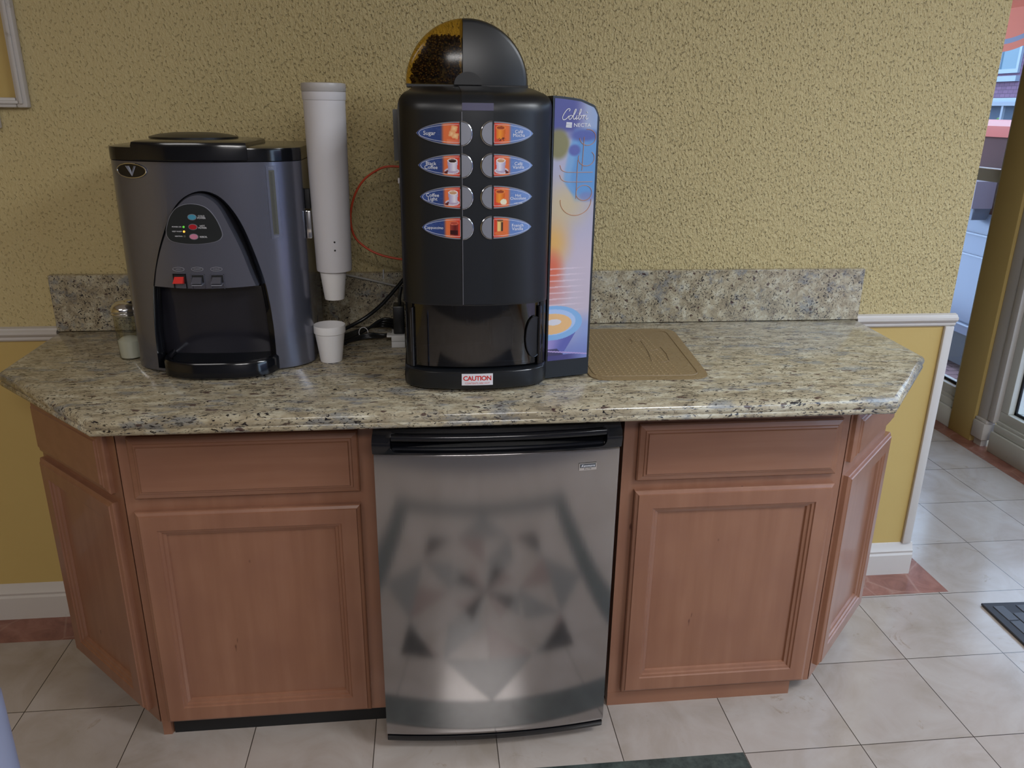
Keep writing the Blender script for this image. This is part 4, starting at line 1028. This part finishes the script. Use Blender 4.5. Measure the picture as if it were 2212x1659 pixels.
# parked van close to the window
vn = empty('parked_van', (4.4, 4.0, GZ), 'silver van parked outside the window, dark windows and a pale door mirror', 'van')
silver = plain('silver car paint', (104, 112, 130), .25, .2); darkg = plain('tinted car glass', (72, 44, 46), .5, 0, .15)
VX = 3.7
vb = MB(); prof = [(VX+.10, .02), (VX, .06), (VX-.02, .30), (VX-.03, .55), (VX, .84), (VX+.02, .88)]
vb.loft([[(x, y, z) for x, z in prof+[(VX+1.7, .88), (VX+1.7, .02)]] for y in (1.5, 6.4)]); vb.build('body', silver, vn, ang=30)
MB().loft([[(VX+.02, y, .88), (VX+.05, y, 1.10), (VX+.12, y, 1.36), (VX+1.55, y, 1.36), (VX+1.65, y, .88)] for y in (2.2, 6.0)]).build('glazing', darkg, vn, ang=30)
MB().loft([[(VX+.10, y, 1.362), (VX+.16, y, 1.43), (VX+.3, y, 1.46), (VX+1.4, y, 1.46), (VX+1.56, y, 1.362)] for y in (2.1, 6.1)]).build('roof', plain('orange red paint', (160, 64, 50), .4), vn, ang=30)
for z in (.13, .60, .74): MB().box(VX-.036, VX-.012, 1.6, 6.3, z, z+.012, .002).build('body_line', plain('pale moulding', (140, 150, 168), .3), vn)
mr = MB().loft([[(VX-.16, y, z) for y, z in P_] if False else [(x_, y, z) for y, z in [(2.60, .93), (2.60, 1.10), (2.70, 1.16), (2.95, 1.17), (2.98, .93)]] for x_ in (VX-.20, VX-.06)]).build('door_mirror', plain('mirror shell', (126, 116, 130), .3), vn, ang=30)
MB().box(VX-.10, VX+.04, 2.72, 2.80, .84, .93, .01).build('mirror_stalk', silver, vn)
for y in (2.35, 5.5):
    wh = MB().lathe([(.20, -.10), (.29, -.09), (.30, -.02), (.30, .06), (.28, .10)], 0, 0, 36); 
    for v in wh.b.verts: v.co = Vector((VX+.14+v.co.z, y+v.co.x, GZ+.302+v.co.y))
    wh.build('wheel', M['black_rough'], vn)
box('underbody', VX+.08, VX+1.6, 1.55, 6.35, GZ+.06, .03, plain('dark underbody', (48, 50, 58), .6), vn)
# awning above the shop window
aw = empty('shop_awning', (3.2, 2, 2.0), 'orange awning with a scalloped grey edge outside the window', 'awning')
orange = plain('orange awning cloth', (176, 92, 70), .7)
n = 60; sc1 = []; 
MB().loft([[(2.80, y, 2.62), (3.7, y, 2.14), (3.7, y, 2.135), (2.80, y, 2.60)] for y in (.9, 7)]).build('canopy', orange, aw)
vl = MB(); top = []; lo = []; lo2 = []; lo3 = []
for i in range(n*4+1):
    y = .9+6.1*i/(n*4); s_ = .028*abs(sin(y*2.6*pi)); top.append((3.70, y, 2.14)); lo.append((3.70, y, 1.985-s_*1.0)); lo2.append((3.70, y, 1.955-s_)); lo3.append((3.70, y, 1.91-s_))
vl.loft([top, lo], cap=False, closed=False); vl.build('valance', orange, aw); v2 = MB(); v2.loft([lo, lo2], cap=False, closed=False); v2.build('grey_edging', plain('grey edging', (104, 110, 130), .7), aw)
v3 = MB(); v3.loft([lo2, lo3], cap=False, closed=False); v3.build('lower_edge', orange, aw)
# brick house across the street
hs = empty('brick_house', (9.5, 8, GZ), 'mauve brick house across the street with a white framed window', 'house')
BX = 9.0
MB().box(BX, BX+4, -10, 24, 1.72, 3.4).build('wall', M['brick'], hs)
MB().box(BX+.1, BX+4, -10, 24, GZ, 1.72).build('ground_floor', plain('pale blue grey wall', (74, 90, 110), .7), hs)
lw = plain('pale blue white paint', (140, 156, 172), .5)
MB().box(BX-.08, BX+.1, -10, 24, 1.64, 1.74, .01).build('ledge', lw, hs)
for k in range(8):
    y0 = 9.72-k*2.6 if k else 9.72
    f = MB(); f.box(BX-.04, BX+.02, y0, y0+.62*1.6, 2.10, 2.16); f.box(BX-.04, BX+.02, y0, y0+.05, 2.16, 2.95); f.box(BX-.04, BX+.02, y0+.94, y0+.992, 2.16, 2.95); f.box(BX-.04, BX+.02, y0, y0+.99, 2.90, 2.96); f.box(BX-.04, BX+.02, y0+.42, y0+.46, 2.16, 2.9)
    f = f.build('window', lw, hs); box('pane', BX-.02, BX-.01, y0+.05, y0+.94, 2.16, 2.9, plain('pale window pane', (90, 120, 136), .1) if k == 0 else bpy.data.materials['pale window pane'], f)
    box('window_sill', BX-.07, BX+.01, y0-.03, y0+1.0, 1.98, 2.06, lw, f)
rl = MB(); rl.box(6.9, 6.95, 0, 16, 1.17, 1.22)
for k in range(64): y = .1+k*.25; rl.box(6.91, 6.94, y, y+.035, 1.2, 1.62)
rl.box(6.9, 6.95, 0, 16, 1.60, 1.64); 
tag(rl.build('street_railing', plain('pale railing', (122, 134, 148), .5)), 'pale metal railing across the street behind the van', 'railing')
o = box('garden_wall', 6.8, 7.05, 0, 16, GZ, 1.17, plain('dusky wall', (126, 128, 140), .7)); tag(o, 'low pale wall below the street railing', 'wall')
hg = MB()
for k in range(500):
    y = random.uniform(3, 11); hg.ell((7.2+random.uniform(-.08, .08), y, 1.16+random.random()**2*.28), (.04, .05, .035), None, 1)
tag(hg.build('hedge_leaves', plain('bright green leaves', (80, 120, 56), .7)), 'bright green leaves showing through the street railing', 'plants', kind='stuff')
